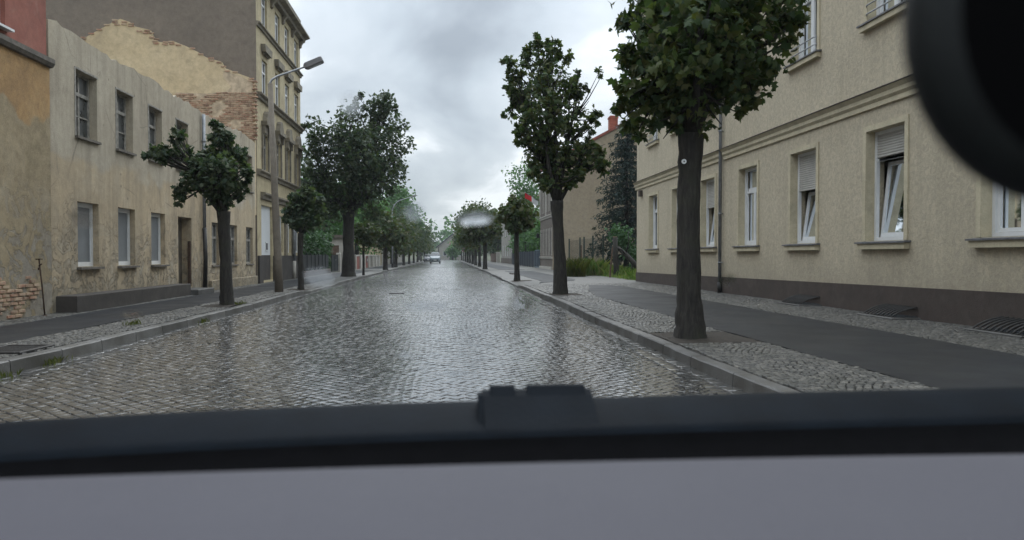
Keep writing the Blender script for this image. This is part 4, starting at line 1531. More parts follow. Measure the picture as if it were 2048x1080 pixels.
m.build("wall_lantern", MAT["iron"], Eh)
# flag: red and white, on a slanting pole at the house front
fl = root("flag", (WR - .05, 69.2, 6.2), "small red and white flag on a pole at the dark house front", "flag")
MB().tube([(WR, 69.2, 6.1), (WR - 1.6, 69.2, 7.2)], .025, 6).build("pole", MAT["galv"], fl)
m = MB()
r2 = random.Random(4)
for k, mi in ((0, 0), (1, 1)):
    n = 6
    for i in range(n):
        def fp(i_, j_):
            s_ = (k + i_ / n) / 2
            x_ = WR - .30 - s_ * 1.25
            return (x_, 69.2 + .06 * math.sin(s_ * 9 + j_), 6.36 + s_ * .80 - j_ * (.52 + .05 * math.sin(s_ * 7)))
        m.quad(fp(i, 0), fp(i + 1, 0), fp(i + 1, 1), fp(i, 1), mi)
m.build("cloth", [simple("flag_white", (0.7, 0.7, 0.7), 0.8, 0.05, 3, 0), simple("flag_red", (0.55, 0.02, 0.025), 0.8, 0.1, 3, 0)], fl, smooth=True)

# far houses on the right
Fh = root("grey_house", (9.2, 118, S), "pale grey house with two rows of windows beyond the dark blue fence", "building")
m = MB()
fwy = [(107, 108.2), (110, 111.2), (114.5, 115.7), (119, 120.2), (124, 125.2)]
wall_holes(m, 9.2, -1, 105, 128, 0, 7.4, [(a, b, 1.2, 2.9) for a, b in fwy] + [(a, b, 4.3, 6.0) for a, b in fwy], .3)
m.quad((9.5, 105, 0), (20, 105, 0), (20, 105, 7.4), (9.5, 105, 7.4))
m.build("wall", MAT["grey_render"], Fh)
for z0, z1 in ((1.2, 2.9), (4.3, 6.0)):
    for a, b in fwy:
        mm = MB()
        frame_rect(mm, 9.3, -1, a, b, z0, z1, .1, -.07)
        w = mm.build("window", MAT["white_frame"], Fh)
        pane_quad(9.38, a + .08, b - .08, z0 + .08, z1 - .08).build("pane", MAT["dark_glass"], w)
MB().box(9.1, 9.199, 105, 128, 0, .9).build("plinth", MAT["dark_render"], Fh)
m = MB()
m.prism([(8.8, 7.3), (14.6, 10.6), (20.4, 7.3), (20.4, 7.5), (14.6, 10.85), (8.8, 7.5)], "y", 104.6, 128.4)
recalc(m.build("roof", MAT["roof_tile"], Fh))

# house closing the street
Hh = root("end_house", (1, 246, 0), "white gabled house with steep dark roof closing the far end of the street", "building")
m = MB()
wall_holes(m, -3.0, -1, 240, 252, 0, 4.2, [(242, 243.4, 1.0, 2.6), (246, 247.4, 1.0, 2.6)], .3)
m.build("wall", MAT["grey_render"], Hh)
m = MB()
m.prism([(-3.0, 0), (6.5, 0), (6.5, 4.2), (1.75, 8.0), (-3.0, 4.2)], "y", 240, 240.3)
recalc(m.build("gable_wall", MAT["grey_render"], Hh))
m = MB()
m.prism([(-3.6, 3.75), (1.75, 8.0), (7.1, 3.75), (7.1, 4.05), (1.75, 8.45), (-3.6, 4.05)], "y", 239.5, 252.5)
recalc(m.build("roof", MAT["dark_roof"], Hh))
for xx in (-1.4, 1.0, 3.6):
    mm = MB()
    mm.box(xx, xx + 1.2, 239.93, 239.998, 1.2, 2.7)
    w = mm.build("window", MAT["white_frame"], Hh)
    MB().box(xx + .1, xx + 1.1, 239.91, 239.929, 1.3, 2.6).build("pane", MAT["dark_glass"], w)
m = MB()
m.box(0.6, 2.9, 239.93, 239.998, 4.4, 5.9)
m.build("gable_panel", simple("pink_gable_panel", (0.33, 0.20, 0.17), 0.9, 0.2, 2, 0.1), Hh)
# ================================================================== trees and plants
def leaf_shape(kind):
    if kind == "maple":
        half = [(-.02, .20), (.16, .50), (.33, .25), (.60, .44), (.68, .17)]
        out = [(0, 0)] + half + [(1.0, 0)] + [(a, -b) for a, b in reversed(half)]
        v = [(.38, 0.0, 0.0)] + [(a, b, -.32 * abs(b) - .22 * a * a) for a, b in out]
        n = len(out)
        f = [(0, 1 + i, 1 + (i + 1) % n) for i in range(n)]
    else:
        v = [(0, 0, 0), (.22, .36, -.10), (.66, .30, -.16), (1, 0, -.22), (.66, -.30, -.16), (.22, -.36, -.10)]
        f = [(0, 1, 2, 3), (0, 3, 4, 5)]
    return np.array(v, dtype=np.float32), f


def leaf_frames(P, outward, r, up=0.55, rand=0.75):
    """orthonormal frames for leaves at points P: tip, side, normal"""
    n = len(P)
    N = outward * 0.45 + np.array([0, 0, up]) + r.normal(0, rand, (n, 3))
    N /= np.linalg.norm(N, axis=1)[:, None] + 1e-6
    T = outward * 0.7 + np.array([0, 0, -0.45]) + r.normal(0, .7, (n, 3))
    T -= N * np.sum(T * N, axis=1)[:, None]
    T /= np.linalg.norm(T, axis=1)[:, None] + 1e-6
    return T, np.cross(N, T), N


def leaf_cloud(name, P, outward, size, kind, mat, parent, seed, stuff=False):
    r = np.random.default_rng(seed)
    T, B_, N = leaf_frames(P, outward, r)
    sv, sf = leaf_shape(kind)
    sz = size * r.uniform(.45, 1.3, len(P))
    V = P[:, None, :] + sz[:, None, None] * (sv[None, :, 0:1] * T[:, None, :] + sv[None, :, 1:2] * B_[:, None, :] + sv[None, :, 2:3] * N[:, None, :])
    k = len(sv)
    flat = np.array([i for f in sf for i in f], dtype=np.int32)
    F = (flat[None, :] + (np.arange(len(P)) * k)[:, None]).ravel()
    S_ = np.tile(np.array([len(f) for f in sf], dtype=np.int32), len(P))
    p0 = org_of(parent)
    V = V.reshape(-1, 3) - np.array(p0)
    return link(name, fast_mesh(name, V, F, S_), mat, parent)


def crown_points(lobes, n, r, per=14, spread=.2, shell=.42):
    """leaf points in clumps through a set of ball lobes (x, y, z, r)"""
    L_ = np.array(lobes)
    w = L_[:, 3] ** 1.75
    w /= w.sum()
    nc = max(1, n // per)
    idx = r.choice(len(L_), nc, p=w)
    d = r.normal(0, 1, (nc, 3))
    d /= np.linalg.norm(d, axis=1)[:, None]
    rad = r.uniform(0.05, 1, nc) ** shell
    C_ = L_[idx, :3] + d * (rad * L_[idx, 3])[:, None]
    cl = np.repeat(np.arange(nc), per)
    dd = r.normal(0, 1, (nc * per, 3)) * spread * np.minimum(1.0, L_[idx, 3] * 1.4)[cl][:, None]
    P = C_[cl] + dd
    out = d[cl] * .8 + dd
    out /= np.linalg.norm(out, axis=1)[:, None] + 1e-6
    return P, out, C_


def px_lobes(Y, items, seed=0, flat=1.0):
    r = random.Random(seed)
    out = []
    for it in items:
        u, v, rp = it[:3]
        rr = rp * Y / LENS_PX
        dy = it[3] if len(it) > 3 else r.uniform(-.6, .6) * rr * 1.5
        p = at(u, v, Y + dy)
        out.append((p.x, p.y, p.z, rr))
    return out


def tree(name, label, x, y, trunk, lobes, n, size, kind, mat, seed, group=None, per=14, spread=.2, limbs=True, parts=0, zb=None, sides=14):
    """trunk: [(dx, dy, z, radius)]"""
    zb = gz(x, y) - .03 if zb is None else zb
    o = root(name, (x, y, zb), label, "tree", group)
    r = np.random.default_rng(seed)
    rr = random.Random(seed)
    P, out, C_ = crown_points(lobes, n, r, per, spread)
    tb = MB()
    pts = [(x + a, y + b, z) for a, b, z, _ in trunk]
    rad = [t[3] for t in trunk]
    # finer, slightly irregular trunk
    fp, fr_ = [], []
    for i in range(len(pts) - 1):
        for k in range(4):
            t = k / 4
            p = Vector(pts[i]).lerp(Vector(pts[i + 1]), t)
            fp.append(p + Vector((rr.uniform(-1, 1), rr.uniform(-1, 1), 0)) * rad[i] * .05)
            fr_.append((rad[i] + (rad[i + 1] - rad[i]) * t) * rr.uniform(.96, 1.05))
    fp.append(Vector(pts[-1]))
    fr_.append(rad[-1])
    tb.tube(fp, fr_, sides)
    to = tb.build("trunk", MAT["bark"], o, smooth=True)
    if limbs:
        lb = MB()
        top = Vector(pts[-1])
        tr = rad[-1]
        big = sorted(lobes, key=lambda l: -l[3])[:9]
        for l in big:
            c_ = Vector(l[:3])
            mid = top.lerp(c_, .5) + Vector((rr.uniform(-.1, .1), rr.uniform(-.1, .1), -.08 * (c_ - top).length))
            lb.tube([top - Vector((0, 0, tr * .6)), mid, c_], [tr * .5, tr * .28, tr * .10], 7)
        for l in lobes:
            if l in big:
                continue
            c_ = Vector(l[:3])
            s_ = Vector(min(big, key=lambda q_: (Vector(q_[:3]) - c_).length)[:3])
            lb.tube([s_, s_.lerp(c_, .55) + Vector((0, 0, -.06 * (c_ - s_).length)), c_ + (c_ - s_).normalized() * l[3] * .5], [tr * .13, tr * .09, .006], 5)
        for k in range(min(len(C_), 170 if kind == "maple" else 60)):
            c_ = Vector(C_[k])
            l = min(big, key=lambda q_: (Vector(q_[:3]) - c_).length)
            s_ = top.lerp(Vector(l[:3]), .7)
            lb.tube([s_, s_.lerp(c_, .6) + Vector((0, 0, -.04)), c_], [tr * .14, tr * .09, .006], 5)
        lb.build("limbs", MAT["bark"], to, smooth=True)
    if parts:
        dist = np.linalg.norm(P - np.array([0, 0, EYE]), axis=1)
        # leaves facing the camera and inside the frame
        d = P - np.array([0, 0, EYE])
        dep = d @ np.array(FW)
        v_ = CY - LENS_PX * (d @ np.array(UP)) / dep
        score = dist + np.where(v_ < 0, 50, 0)
        order = np.argsort(score)
        near, rest = order[:parts], order[parts:]
        cr_o = leaf_cloud("crown", P[rest], out[rest], size, kind, mat, o, seed + 1)
        cr_o["kind"] = "stuff"
        sv, sf = leaf_shape(kind)
        me = fast_mesh("leaf", sv, [i for f in sf for i in f], [len(f) for f in sf])
        me.materials.append(mat)
        T, B_, N = leaf_frames(P[near], out[near], r)
        p0 = org_of(o)
        for i in range(len(near)):
            q_ = bpy.data.objects.new("leaf", me)
            scene.collection.objects.link(q_)
            q_.parent = cr_o
            M_ = Matrix((T[i], B_[i], N[i])).transposed().to_4x4()
            q_.rotation_euler = M_.to_euler()
            q_.location = Vector(P[near[i]]) - p0
            s_ = size * rr.uniform(.6, 1.25)
            q_.scale = (s_, s_, s_)
    else:
        cr_o = leaf_cloud("crown", P, out, size, kind, mat, o, seed + 1)
    return o


def X_at(u, v, Y):
    p = at(u, v, Y)
    return p


# right row ---------------------------------------------------------
t = tree("street_tree", "near street maple with a white disc on its trunk", 3.49, 10.55,
         [(0, 0, S - .06, .245), (0, 0, .35, .205), (-.02, 0, .8, .175), (-.04, 0, 1.8, .160), (-.02, 0, 2.5, .165), (.0, 0, 3.05, .19)],
         px_lobes(10.55, [(1400, 70, 130, 0), (1330, 150, 85, .1), (1480, 80, 95, -.1), (1340, -50, 120, .2), (1490, -60, 120, -.2), (1395, 175, 80, -.3), (1400, 180, 75, .5), (1268, 105, 32), (1305, 215, 48), (1535, 45, 52), (1495, 165, 36),
                            (1400, -190, 140, 0), (1290, 20, 50), (1264, 188, 36), (1400, 60, 120, .9), (1400, 40, 120, -.8), (1450, 180, 50), (1345, 245, 32), (1240, 120, 12), (1565, 20, 28), (1520, 120, 30), (1300, 255, 18), (1420, 225, 30), (1240, 100, 18), (1250, 140, 19), (1236, 205, 18), (1252, 232, 19), (1275, 262, 14), (1330, 272, 14), (1590, 40, 16), (1575, 85, 18), (1545, 130, 18), (1530, 178, 12), (1510, 205, 13), (1470, 222, 15), (1440, 245, 12), (1600, 5, 14), (1258, 50, 16)], 1),
         9500, .130, "maple", MAT["leaf_maple"], 11, "street trees along the right kerb", per=20, spread=.135, parts=300)
m = MB()
pd = at(1368, 323, 10.39)
m.tube([(pd.x, pd.y + .01, pd.z), (pd.x, pd.y - .008, pd.z)], .034, 20)
dc = m.build("tree_tag", MAT["white_frame"], t)
m = MB()
m.tube([(pd.x, pd.y - .0075, pd.z), (pd.x, pd.y - .0105, pd.z)], .012, 12)
m.build("tag_print", MAT["iron"], dc)
tree("street_tree", "tall ragged street maple standing second along the right kerb", 3.41, 22.5,
     [(0, 0, S - .06, .26), (0, 0, .35, .215), (-.03, 0, 1.2, .18), (-.08, 0, 2.2, .165), (-.12, 0, 2.95, .20)],
     px_lobes(22.5, [(1080, 130, 34), (1050, 190, 34), (1105, 165, 38), (1085, 235, 48), (1145, 240, 36), (1172, 300, 30), (1125, 312, 40), (1105, 360, 27), (1192, 235, 14), (1195, 150, 11), (1070, 88, 14), (1105, 100, 18), (1030, 150, 16), (1190, 325, 22),
                       (1082, 298, 36), (1150, 180, 18), (1025, 205, 14), (1135, 360, 16), (1175, 205, 10), (1040, 250, 16), (1015, 122, 11), (1022, 175, 13), (1014, 228, 10), (1045, 272, 15), (1130, 112, 14), (1150, 150, 13), (1166, 182, 11), (1206, 146, 7), (1182, 258, 14), (1205, 290, 12), (1210, 332, 9), (1064, 335, 15), (1050, 108, 13), (1095, 86, 10), (1074, 74, 7), (1160, 345, 15), (1112, 388, 12), (1205, 330, 9)], 2),
     6600, .145, "maple", MAT["leaf_maple"], 23, "street trees along the right kerb", per=16, spread=.14)
tree("street_tree", "small round street tree in front of the dark blue fence", 3.34, 36.0,
     [(0, 0, S - .06, .17), (0, 0, .4, .135), (-.03, 0, 1.5, .115), (-.02, 0, 2.5, .11)],
     px_lobes(36, [(1026, 420, 22), (1048, 428, 20), (1036, 438, 22), (1012, 428, 15), (1030, 404, 13), (1060, 442, 12), (1020, 442, 14), (1005, 420, 8)], 3),
     1700, .24, "simple", MAT["leaf_rust"], 33, "street trees along the right kerb", per=12, spread=.2)
tree("street_tree", "dark stout street tree, fourth along the right kerb beside the brown wooden fence", 3.3, 66.0,
     [(0, 0, S - .06, .24), (0, 0, .5, .19), (0, 0, 1.7, .17), (0, 0, 2.6, .2)],
     px_lobes(66, [(955, 452, 22), (935, 455, 18), (975, 450, 18), (950, 435, 14), (970, 468, 14), (930, 472, 14), (990, 462, 10), (945, 475, 14)], 4),
     2200, .32, "simple", MAT["leaf_rust"], 43, "street trees along the right kerb", per=10, spread=.3)
far_right = [(80, .92), (91, 1.15), (102, .95), (114, 1.25), (127, 1.0), (142, 1.3), (160, 1.1), (182, 1.35)]
ordn = ["fifth", "sixth", "seventh", "eighth", "ninth", "tenth", "eleventh", "twelfth"]
for i, (Y, s_) in enumerate(far_right):
    rr = random.Random(Y)
    lob = [(3.4 + rr.uniform(-1.1, 1.1) * s_, Y + rr.uniform(-1.2, 1.2), 3.9 * s_ + rr.uniform(-1.2, 2.2), rr.uniform(.7, 1.15) * s_) for _ in range(11)]
    tree("street_tree", "small far street tree, %s in the row along the right kerb" % ordn[i], 3.4, Y,
         [(0, 0, S - .06, .2), (0, 0, .6, .16), (0, 0, 2.4, .15)], lob, 1700, .32, "simple", MAT["leaf_rust" if i % 3 == 0 else "leaf_dark"], 100 + i, "street trees along the right kerb", per=10, spread=.35, limbs=False, sides=8)

# left row ----------------------------------------------------------
tree("street_tree", "pollarded street maple with lopsided crown before the ruined house", -5.25, 18.4,
     [(0, 0, S - .06, .175), (0, 0, .4, .15), (-.02, 0, 1.2, .13), (-.05, 0, 1.9, .135), (-.06, 0, 2.35, .16)],
     px_lobes(18.4, [(440, 275, 20), (434, 250, 11), (455, 305, 24), (420, 325, 27), (385, 320, 26), (350, 302, 20), (320, 306, 14), (297, 303, 11), (360, 264, 12), (455, 345, 28), (482, 310, 14), (492, 340, 12), (425, 362, 30), (385, 358, 22), (365, 385, 14), (358, 403, 9), (455, 385, 22), (480, 385, 13), (440, 405, 16), (400, 340, 30, .5), (440, 335, 32, -.5), (495, 365, 8), (352, 275, 9)], 5),
     5200, .120, "maple", MAT["leaf_dark"], 53, "street trees along the left kerb", per=16, spread=.115)
tree("street_tree", "small dark street tree just beyond the concrete lamp post", -5.23, 27.4,
     [(0, 0, S - .06, .12), (0, 0, .4, .105), (-.02, 0, 1.3, .095), (0, 0, 2.1, .10)],
     px_lobes(27.4, [(603, 420, 28), (625, 405, 20), (582, 428, 15), (625, 435, 18), (592, 398, 12), (605, 440, 20), (612, 385, 9), (640, 420, 9)], 6),
     1900, .18, "maple", MAT["leaf_dark"], 63, "street trees along the left kerb", per=12, spread=.14)
tree("large_tree", "big dark maple towering over the left pavement beyond the tenement", -5.56, 42.9,
     [(0, 0, S - .06, .46), (0, 0, .5, .36), (0, 0, 1.6, .31), (.02, 0, 3.0, .30), (0, 0, 3.9, .34)],
     px_lobes(42.9, [(650, 275, 34), (700, 262, 48), (765, 245, 38), (790, 290, 28), (640, 340, 36), (700, 340, 62), (765, 340, 44), (690, 395, 40), (742, 385, 40), (776, 203, 15), (712, 208, 13), (628, 300, 20), (803, 255, 12), (650, 385, 28), (700, 215, 8), (755, 210, 18), (625, 240, 12), (790, 330, 22), (780, 375, 16),
                       (620, 370, 22), (628, 400, 18), (660, 425, 20), (700, 225, 20), (738, 225, 18), (780, 215, 16), (718, 196, 8), (772, 190, 9), (815, 275, 9), (610, 250, 8), (720, 300, 60, 1.2), (720, 310, 60, -1.2), (808, 300, 8), (745, 425, 18), (640, 410, 18)], 7),
     12000, .19, "maple", MAT["leaf_dark"], 73, None, per=14, spread=.20)
tree("street_tree", "thin young street tree beside the red wall panels", -5.01, 45.5,
     [(0, 0, S - .06, .085), (0, 0, .5, .07), (0, 0, 2.2, .065)],
     px_lobes(45.5, [(725, 470, 18), (745, 465, 14), (712, 462, 12), (728, 452, 10), (735, 480, 12)], 8),
     900, .22, "simple", MAT["leaf_rust"], 83, "street trees along the left kerb", per=10, spread=.2, limbs=False)
tree("street_tree", "bushy street tree just before the curved lamp post", -5.05, 61.9,
     [(0, 0, S - .06, .24), (0, 0, .5, .19), (0, 0, 2.0, .17), (0, 0, 3.0, .18)],
     px_lobes(61.9, [(765, 470, 22), (785, 465, 20), (755, 452, 16), (778, 448, 16), (800, 472, 12), (770, 435, 10), (748, 475, 12)], 9),
     1600, .3, "simple", MAT["leaf_rust"], 93, "street trees along the left kerb", per=10, spread=.3)
far_left = [(78, .85), (92, 1.1), (105, .9), (119, 1.25), (134, 1.05), (152, 1.3), (175, 1.1), (198, 1.4)]
ordl = ["sixth", "seventh", "eighth", "ninth", "tenth", "eleventh", "twelfth", "thirteenth"]
for i, (Y, s_) in enumerate(far_left):
    rr = random.Random(Y + 5)
    lob = [(-5.3 + rr.uniform(-1.1, 1.1) * s_, Y + rr.uniform(-1.2, 1.2), 3.8 * s_ + rr.uniform(-1.2, 2.0), rr.uniform(.7, 1.15) * s_) for _ in range(11)]
    tree("street_tree", "small far street tree, %s in the row along the left kerb" % ordl[i], -5.3, Y,
         [(0, 0, S - .06, .2), (0, 0, .6, .16), (0, 0, 2.3, .14)], lob, 1600, .32, "simple", MAT["leaf_dark" if i % 2 else "leaf_rust"], 200 + i, "street trees along the left kerb", per=10, spread=.35, limbs=False, sides=8)

# trees in gardens behind the walls
def garden_tree(label, x, y, h, w, mat, seed, n=2200, size=.5, trunk_r=.3, name="garden_tree", low=.35):
    rr = random.Random(seed)
    lob = []
    for _ in range(13):
        a, z = rr.uniform(0, 6.28), rr.uniform(low, .93)
        e = math.sqrt(max(0.05, 1 - ((z - .62) / .40) ** 2))
        lob.append((x + math.cos(a) * w * .55 * e * rr.uniform(.2, 1), y + math.sin(a) * w * .55 * e * rr.uniform(.2, 1), h * z, w * rr.uniform(.22, .36)))
    return tree(name, label, x, y, [(0, 0, -.05, trunk_r), (0, 0, h * .2, trunk_r * .8), (0, 0, h * .5, trunk_r * .6)], lob, n, size, "simple", mat, seed, "garden trees behind the street", per=10, spread=.42, limbs=False, zb=0, sides=9)


garden_tree("fresh green tree rising over the wall behind the curved lamp post", -10.0, 84, 9.8, 5.0, MAT["leaf_green"], 301, 7000, .34)
garden_tree("green garden tree leaning out over the left row near the road's end", -8.0, 110, 10.6, 5.2, MAT["leaf_green"], 302, 8000, .42)
garden_tree("dark garden tree between the hedge and the big maple", -13.0, 62, 9.0, 5.0, MAT["leaf_dark"], 303, 2800, .38)
garden_tree("dark garden tree behind the tenement's back corner", -14.5, 54, 8.5, 5.0, MAT["leaf_dark"], 304, 2400, .36)
garden_tree("mid green garden tree behind the low pale garage", -14.0, 76, 8.5, 5.0, MAT["leaf_dark"], 305, 2400, .42)
garden_tree("far green tree above the left row, beside the distant lamp", -9.5, 138, 10.0, 5.0, MAT["leaf_green"], 306, 2200, .6)
garden_tree("bluish green tree left of the road's far end", -10.5, 175, 9.0, 6.0, MAT["leaf_green"], 307, 2000, .7)
garden_tree("feathery birch with a sparse crown behind the second right-hand maple", 9.6, 92, 13.2, 3.6, MAT["leaf_green"], 308, 2600, .30, .16, "birch")
garden_tree("full green tree behind the dark blue fence", 11.2, 80, 7.6, 4.2, MAT["leaf_green"], 309, 3400, .34)
garden_tree("low green tree touching the dark blue fence", 11.0, 90, 6.4, 4.0, MAT["leaf_green"], 310, 2400, .36)
garden_tree("green tree before the pale grey house front", 9.9, 98, 5.6, 2.6, MAT["leaf_green"], 311, 1200, .4, .12)
garden_tree("dark tree on the right behind the wooden fence", 9.5, 140, 9.0, 5.2, MAT["leaf_dark"], 312, 1800, .6)
garden_tree("dark tree right of the end house roof", 9.0, 178, 10.0, 6.0, MAT["leaf_dark"], 313, 1700, .7)
garden_tree("round green tree in front of the end house", 1.6, 233, 5.6, 5.0, MAT["leaf_green"], 314, 1100, .6, .2, low=.25)
garden_tree("dark bushy tree beside the end house wall", 8.2, 226, 6.5, 5.0, MAT["leaf_dark"], 315, 1200, .7)
garden_tree("dark tree at the left end of the far crossing", -8.5, 228, 7.0, 6.0, MAT["leaf_dark"], 316, 1200, .7)

garden_tree("dark leafy tree over the red wall panels", -10.8, 68, 8.4, 4.4, MAT["leaf_green"], 317, 3000, .34)
garden_tree("broad green tree over the low beige house", -10.4, 97, 9.4, 5.0, MAT["leaf_green"], 318, 3000, .4)
garden_tree("green tree between the two pale left house fronts", -9.0, 122, 9.0, 4.6, MAT["leaf_green"], 319, 2400, .48)
garden_tree("dense tree on the right behind the wooden fence end", 9.6, 158, 8.0, 4.2, MAT["leaf_dark"], 320, 2200, .45)
garden_tree("dense dark tree on the right overhanging the far kerb", 6.6, 188, 9.0, 5.0, MAT["leaf_dark"], 321, 2000, .55)

# far wood on the rise behind the end house
r = np.random.default_rng(9)
lob = []
for i in range(90):
    x = r.uniform(-110, 110)
    z = 7 + 4 * math.sin(x * .06 + 1) + r.uniform(0, 5)
    lob.append((x, r.uniform(300, 330), z, r.uniform(2.5, 4.5)))
    lob.append((x + r.uniform(-3, 3), r.uniform(300, 330), z * .45, r.uniform(3, 4.5)))
P, out, C_ = crown_points(lob, 16000, r, 10, .8)
wo = root("far_wood", (0, 310, 0), "far wood rising behind the end of the street", "wood")
wo["kind"] = "stuff"
leaf_cloud("crown", P, out, 1.5, "simple", MAT["leaf_green"], wo, 10)
hl = MB()
n = 24
vv = []
for i in range(n + 1):
    x = -240 + 480 * i / n
    for j in range(5):
        yy = 260 + j * 45
        vv.append((x, yy, -0.05 + 11 * smooth01(j / 4) * (1 + .2 * math.sin(i))))
hl.add(vv, [(i * 5 + j, (i + 1) * 5 + j, (i + 1) * 5 + j + 1, i * 5 + j + 1) for i in range(n) for j in range(4)])
tag(hl.build("hill", MAT["ground"], smooth=True), kind="structure")

# spruce behind the corner of the roughcast house
sp = root("spruce", (11.6, 48, 0), "bluish spruce with drooping branches at the corner of the roughcast house", "tree")
m = MB()
m.tube([(11.6, 48, -.05), (11.6, 48, 5), (11.65, 48, 10.2)], [.2, .12, .02], 9)
tk = m.build("trunk", MAT["bark"], sp, smooth=True)
r = np.random.default_rng(5)
PP, OO = [], []
bm_ = MB()
z = 1.4
while z < 10.1:
    L_ = 2.7 * (1 - (z - 1.0) / 9.6) ** .7 + .15
    nb = 9
    for k in range(nb):
        a = 2 * math.pi * (k + r.uniform(-.3, .3)) / nb
        ll = L_ * r.uniform(.45, 1.15)
        pts = []
        for i in range(9):
            t = i / 8
            pts.append(Vector((11.6 + math.cos(a) * ll * t, 48 + math.sin(a) * ll * t, z + .1 * t - .55 * t * t * ll * .6 + .12 * t ** 4)))
        bm_.tube([pts[0], pts[4], pts[8]], [.03, .02, .006], 4)
        for i in range(2, 9):
            for _ in range(int(5 + 6 * ll)):
                p = pts[i] + Vector((r.normal(0, .07), r.normal(0, .07), -abs(r.normal(0, .17))))
                PP.append(p)
                OO.append((math.cos(a) * .5, math.sin(a) * .5, -.8))
    z += r.uniform(.34, .55)
bm_.build("limbs", MAT["bark"], tk)["kind"] = "stuff"
P, OO = np.array([tuple(p) for p in PP]), np.array(OO)
T, B_, N = leaf_frames(P, OO, r, .1, .5)
sv = np.array([(0, .10, 0), (0, -.10, 0), (.6, -.16, 0), (1, 0, 0), (.6, .16, 0)], dtype=np.float32)
szz = .20 * r.uniform(.6, 1.3, len(P))
V = P[:, None, :] + szz[:, None, None] * (sv[None, :, 0:1] * T[:, None, :] + sv[None, :, 1:2] * B_[:, None, :])
F = (np.array([0, 1, 2, 3, 4])[None, :] + (np.arange(len(P)) * 5)[:, None]).ravel()
link("crown", fast_mesh("crown", V.reshape(-1, 3) - np.array([11.6, 48, 0]), F, np.full(len(P), 5)), MAT["needle"], sp)

# shrub beside the spruce
r = np.random.default_rng(6)
lob = [(11.0 + r.uniform(-.7, .7), 44 + r.uniform(-.6, .6), .6 + r.uniform(0, 2.6), r.uniform(.35, .6)) for _ in range(9)]
P, out, C_ = crown_points(lob, 1300, r, 10, .2)
sh = root("shrub", (11, 44, 0), "leafy green shrub half hidden by the roughcast house corner", "shrub")
leaf_cloud("crown", P, out, .2, "simple", MAT["hedge"], sh, 3)
MB().tube([(11, 44, -.05), (11, 44, 1.4)], [.05, .02], 6).build("stem", MAT["bark"], sh)

# cut trunk and leaning trunk on the plot
st = root("cut_trunk", (9.45, 41.5, 0), "sawn-off upright tree trunk among the weeds", "tree trunk")
MB().tube([(9.45, 41.5, -.05), (9.46, 41.5, .5), (9.42, 41.5, 1.4), (9.38, 41.5, 2.34)], [.19, .16, .14, .135], 12).build("trunk", MAT["bark"], st, smooth=True)
MB().tube([(9.38, 41.5, 2.341), (9.38, 41.5, 2.36)], [.128, .12], 12).build("cut_face", simple("sawn_wood", (0.28, 0.20, 0.12), .9, .25, 12, .2), st)
lt = root("leaning_trunk", (10.3, 41.0, 0), "dark trunk leaning down through the weeds to the house corner", "tree trunk")
MB().tube([(9.55, 41.6, 1.75), (9.95, 41.3, 1.35), (10.3, 41.1, .95), (10.75, 40.8, .2)], [.10, .13, .15, .18], 10).build("trunk", MAT["bark"], lt, smooth=True)
m = MB()
m.tube([(9.95, 41.3, 1.3), (9.7, 41.1, 1.62), (9.3, 41.0, 1.75)], [.06, .04, .02], 6)
MB().tube([(10.3, 41.1, .9), (10.2, 41.0, .4), (10.15, 41.0, -.02)], [.06, .05, .04], 6).build("branch", MAT["bark"], lt, smooth=True)
MB().tube([(9.9, 41.3, 1.3), (10.1, 41.2, 2.0), (10.05, 41.2, 2.7)], [.04, .03, .012], 6).build("branch", MAT["bark"], lt, smooth=True)
m.build("limbs", MAT["bark"], lt, smooth=True)


# grass and weeds
def blades(name, spots, mat, parent=None, seed=1):
    """spots: rows of x, y, z, height, width"""
    r = np.random.default_rng(seed)
    A_ = np.array(spots)
    n = len(A_)
    a = r.uniform(0, 6.28, n)
    lean = r.uniform(.1, .7, n)
    dx, dy = np.cos(a), np.sin(a)
    h, w = A_[:, 3], A_[:, 4]
    V = np.zeros((n, 5, 3))
    for k, (t, ww) in enumerate(((0, 1), (0, -1), (.55, -.8), (1, 0), (.55, .8))):
        V[:, k, 0] = A_[:, 0] + dx * lean * h * t * t - dy * w * ww / 2
        V[:, k, 1] = A_[:, 1] + dy * lean * h * t * t + dx * w * ww / 2
        V[:, k, 2] = A_[:, 2] + h * t * (1 - .25 * lean * t)
    F = (np.arange(5)[None, :] + (np.arange(n) * 5)[:, None]).ravel()
    p0 = org_of(parent) if parent else Vector((0, 0, 0))
    return link(name, fast_mesh(name, V.reshape(-1, 3) - np.array(p0), F, np.full(n, 5)), mat, parent)


r = np.random.default_rng(21)
spots = []
for _ in range(9500):
    x, y = r.uniform(8.75, 13.5), r.uniform(34.2, 61.3)
    near = smooth01((x - 8.72) / .5)
    tall = (.55 + .35 * math.sin(x * 2.1 + y * .9)) * near + .12
    spots.append((x, y, .05, tall * .62 * r.uniform(.5, 1.3), r.uniform(.02, .05)))
tag(blades("grass", spots, MAT["grass"], None, 4), "tall green grass and weeds filling the vacant plot", "grass", kind="stuff")
pl = MB().quad((8.68, 34.05, S - .01), (14, 34.05, S - .01), (14, 61.45, S - .01), (8.68, 61.45, S - .01)).build("plot_ground", MAT["ground"])
tag(pl, kind="structure")
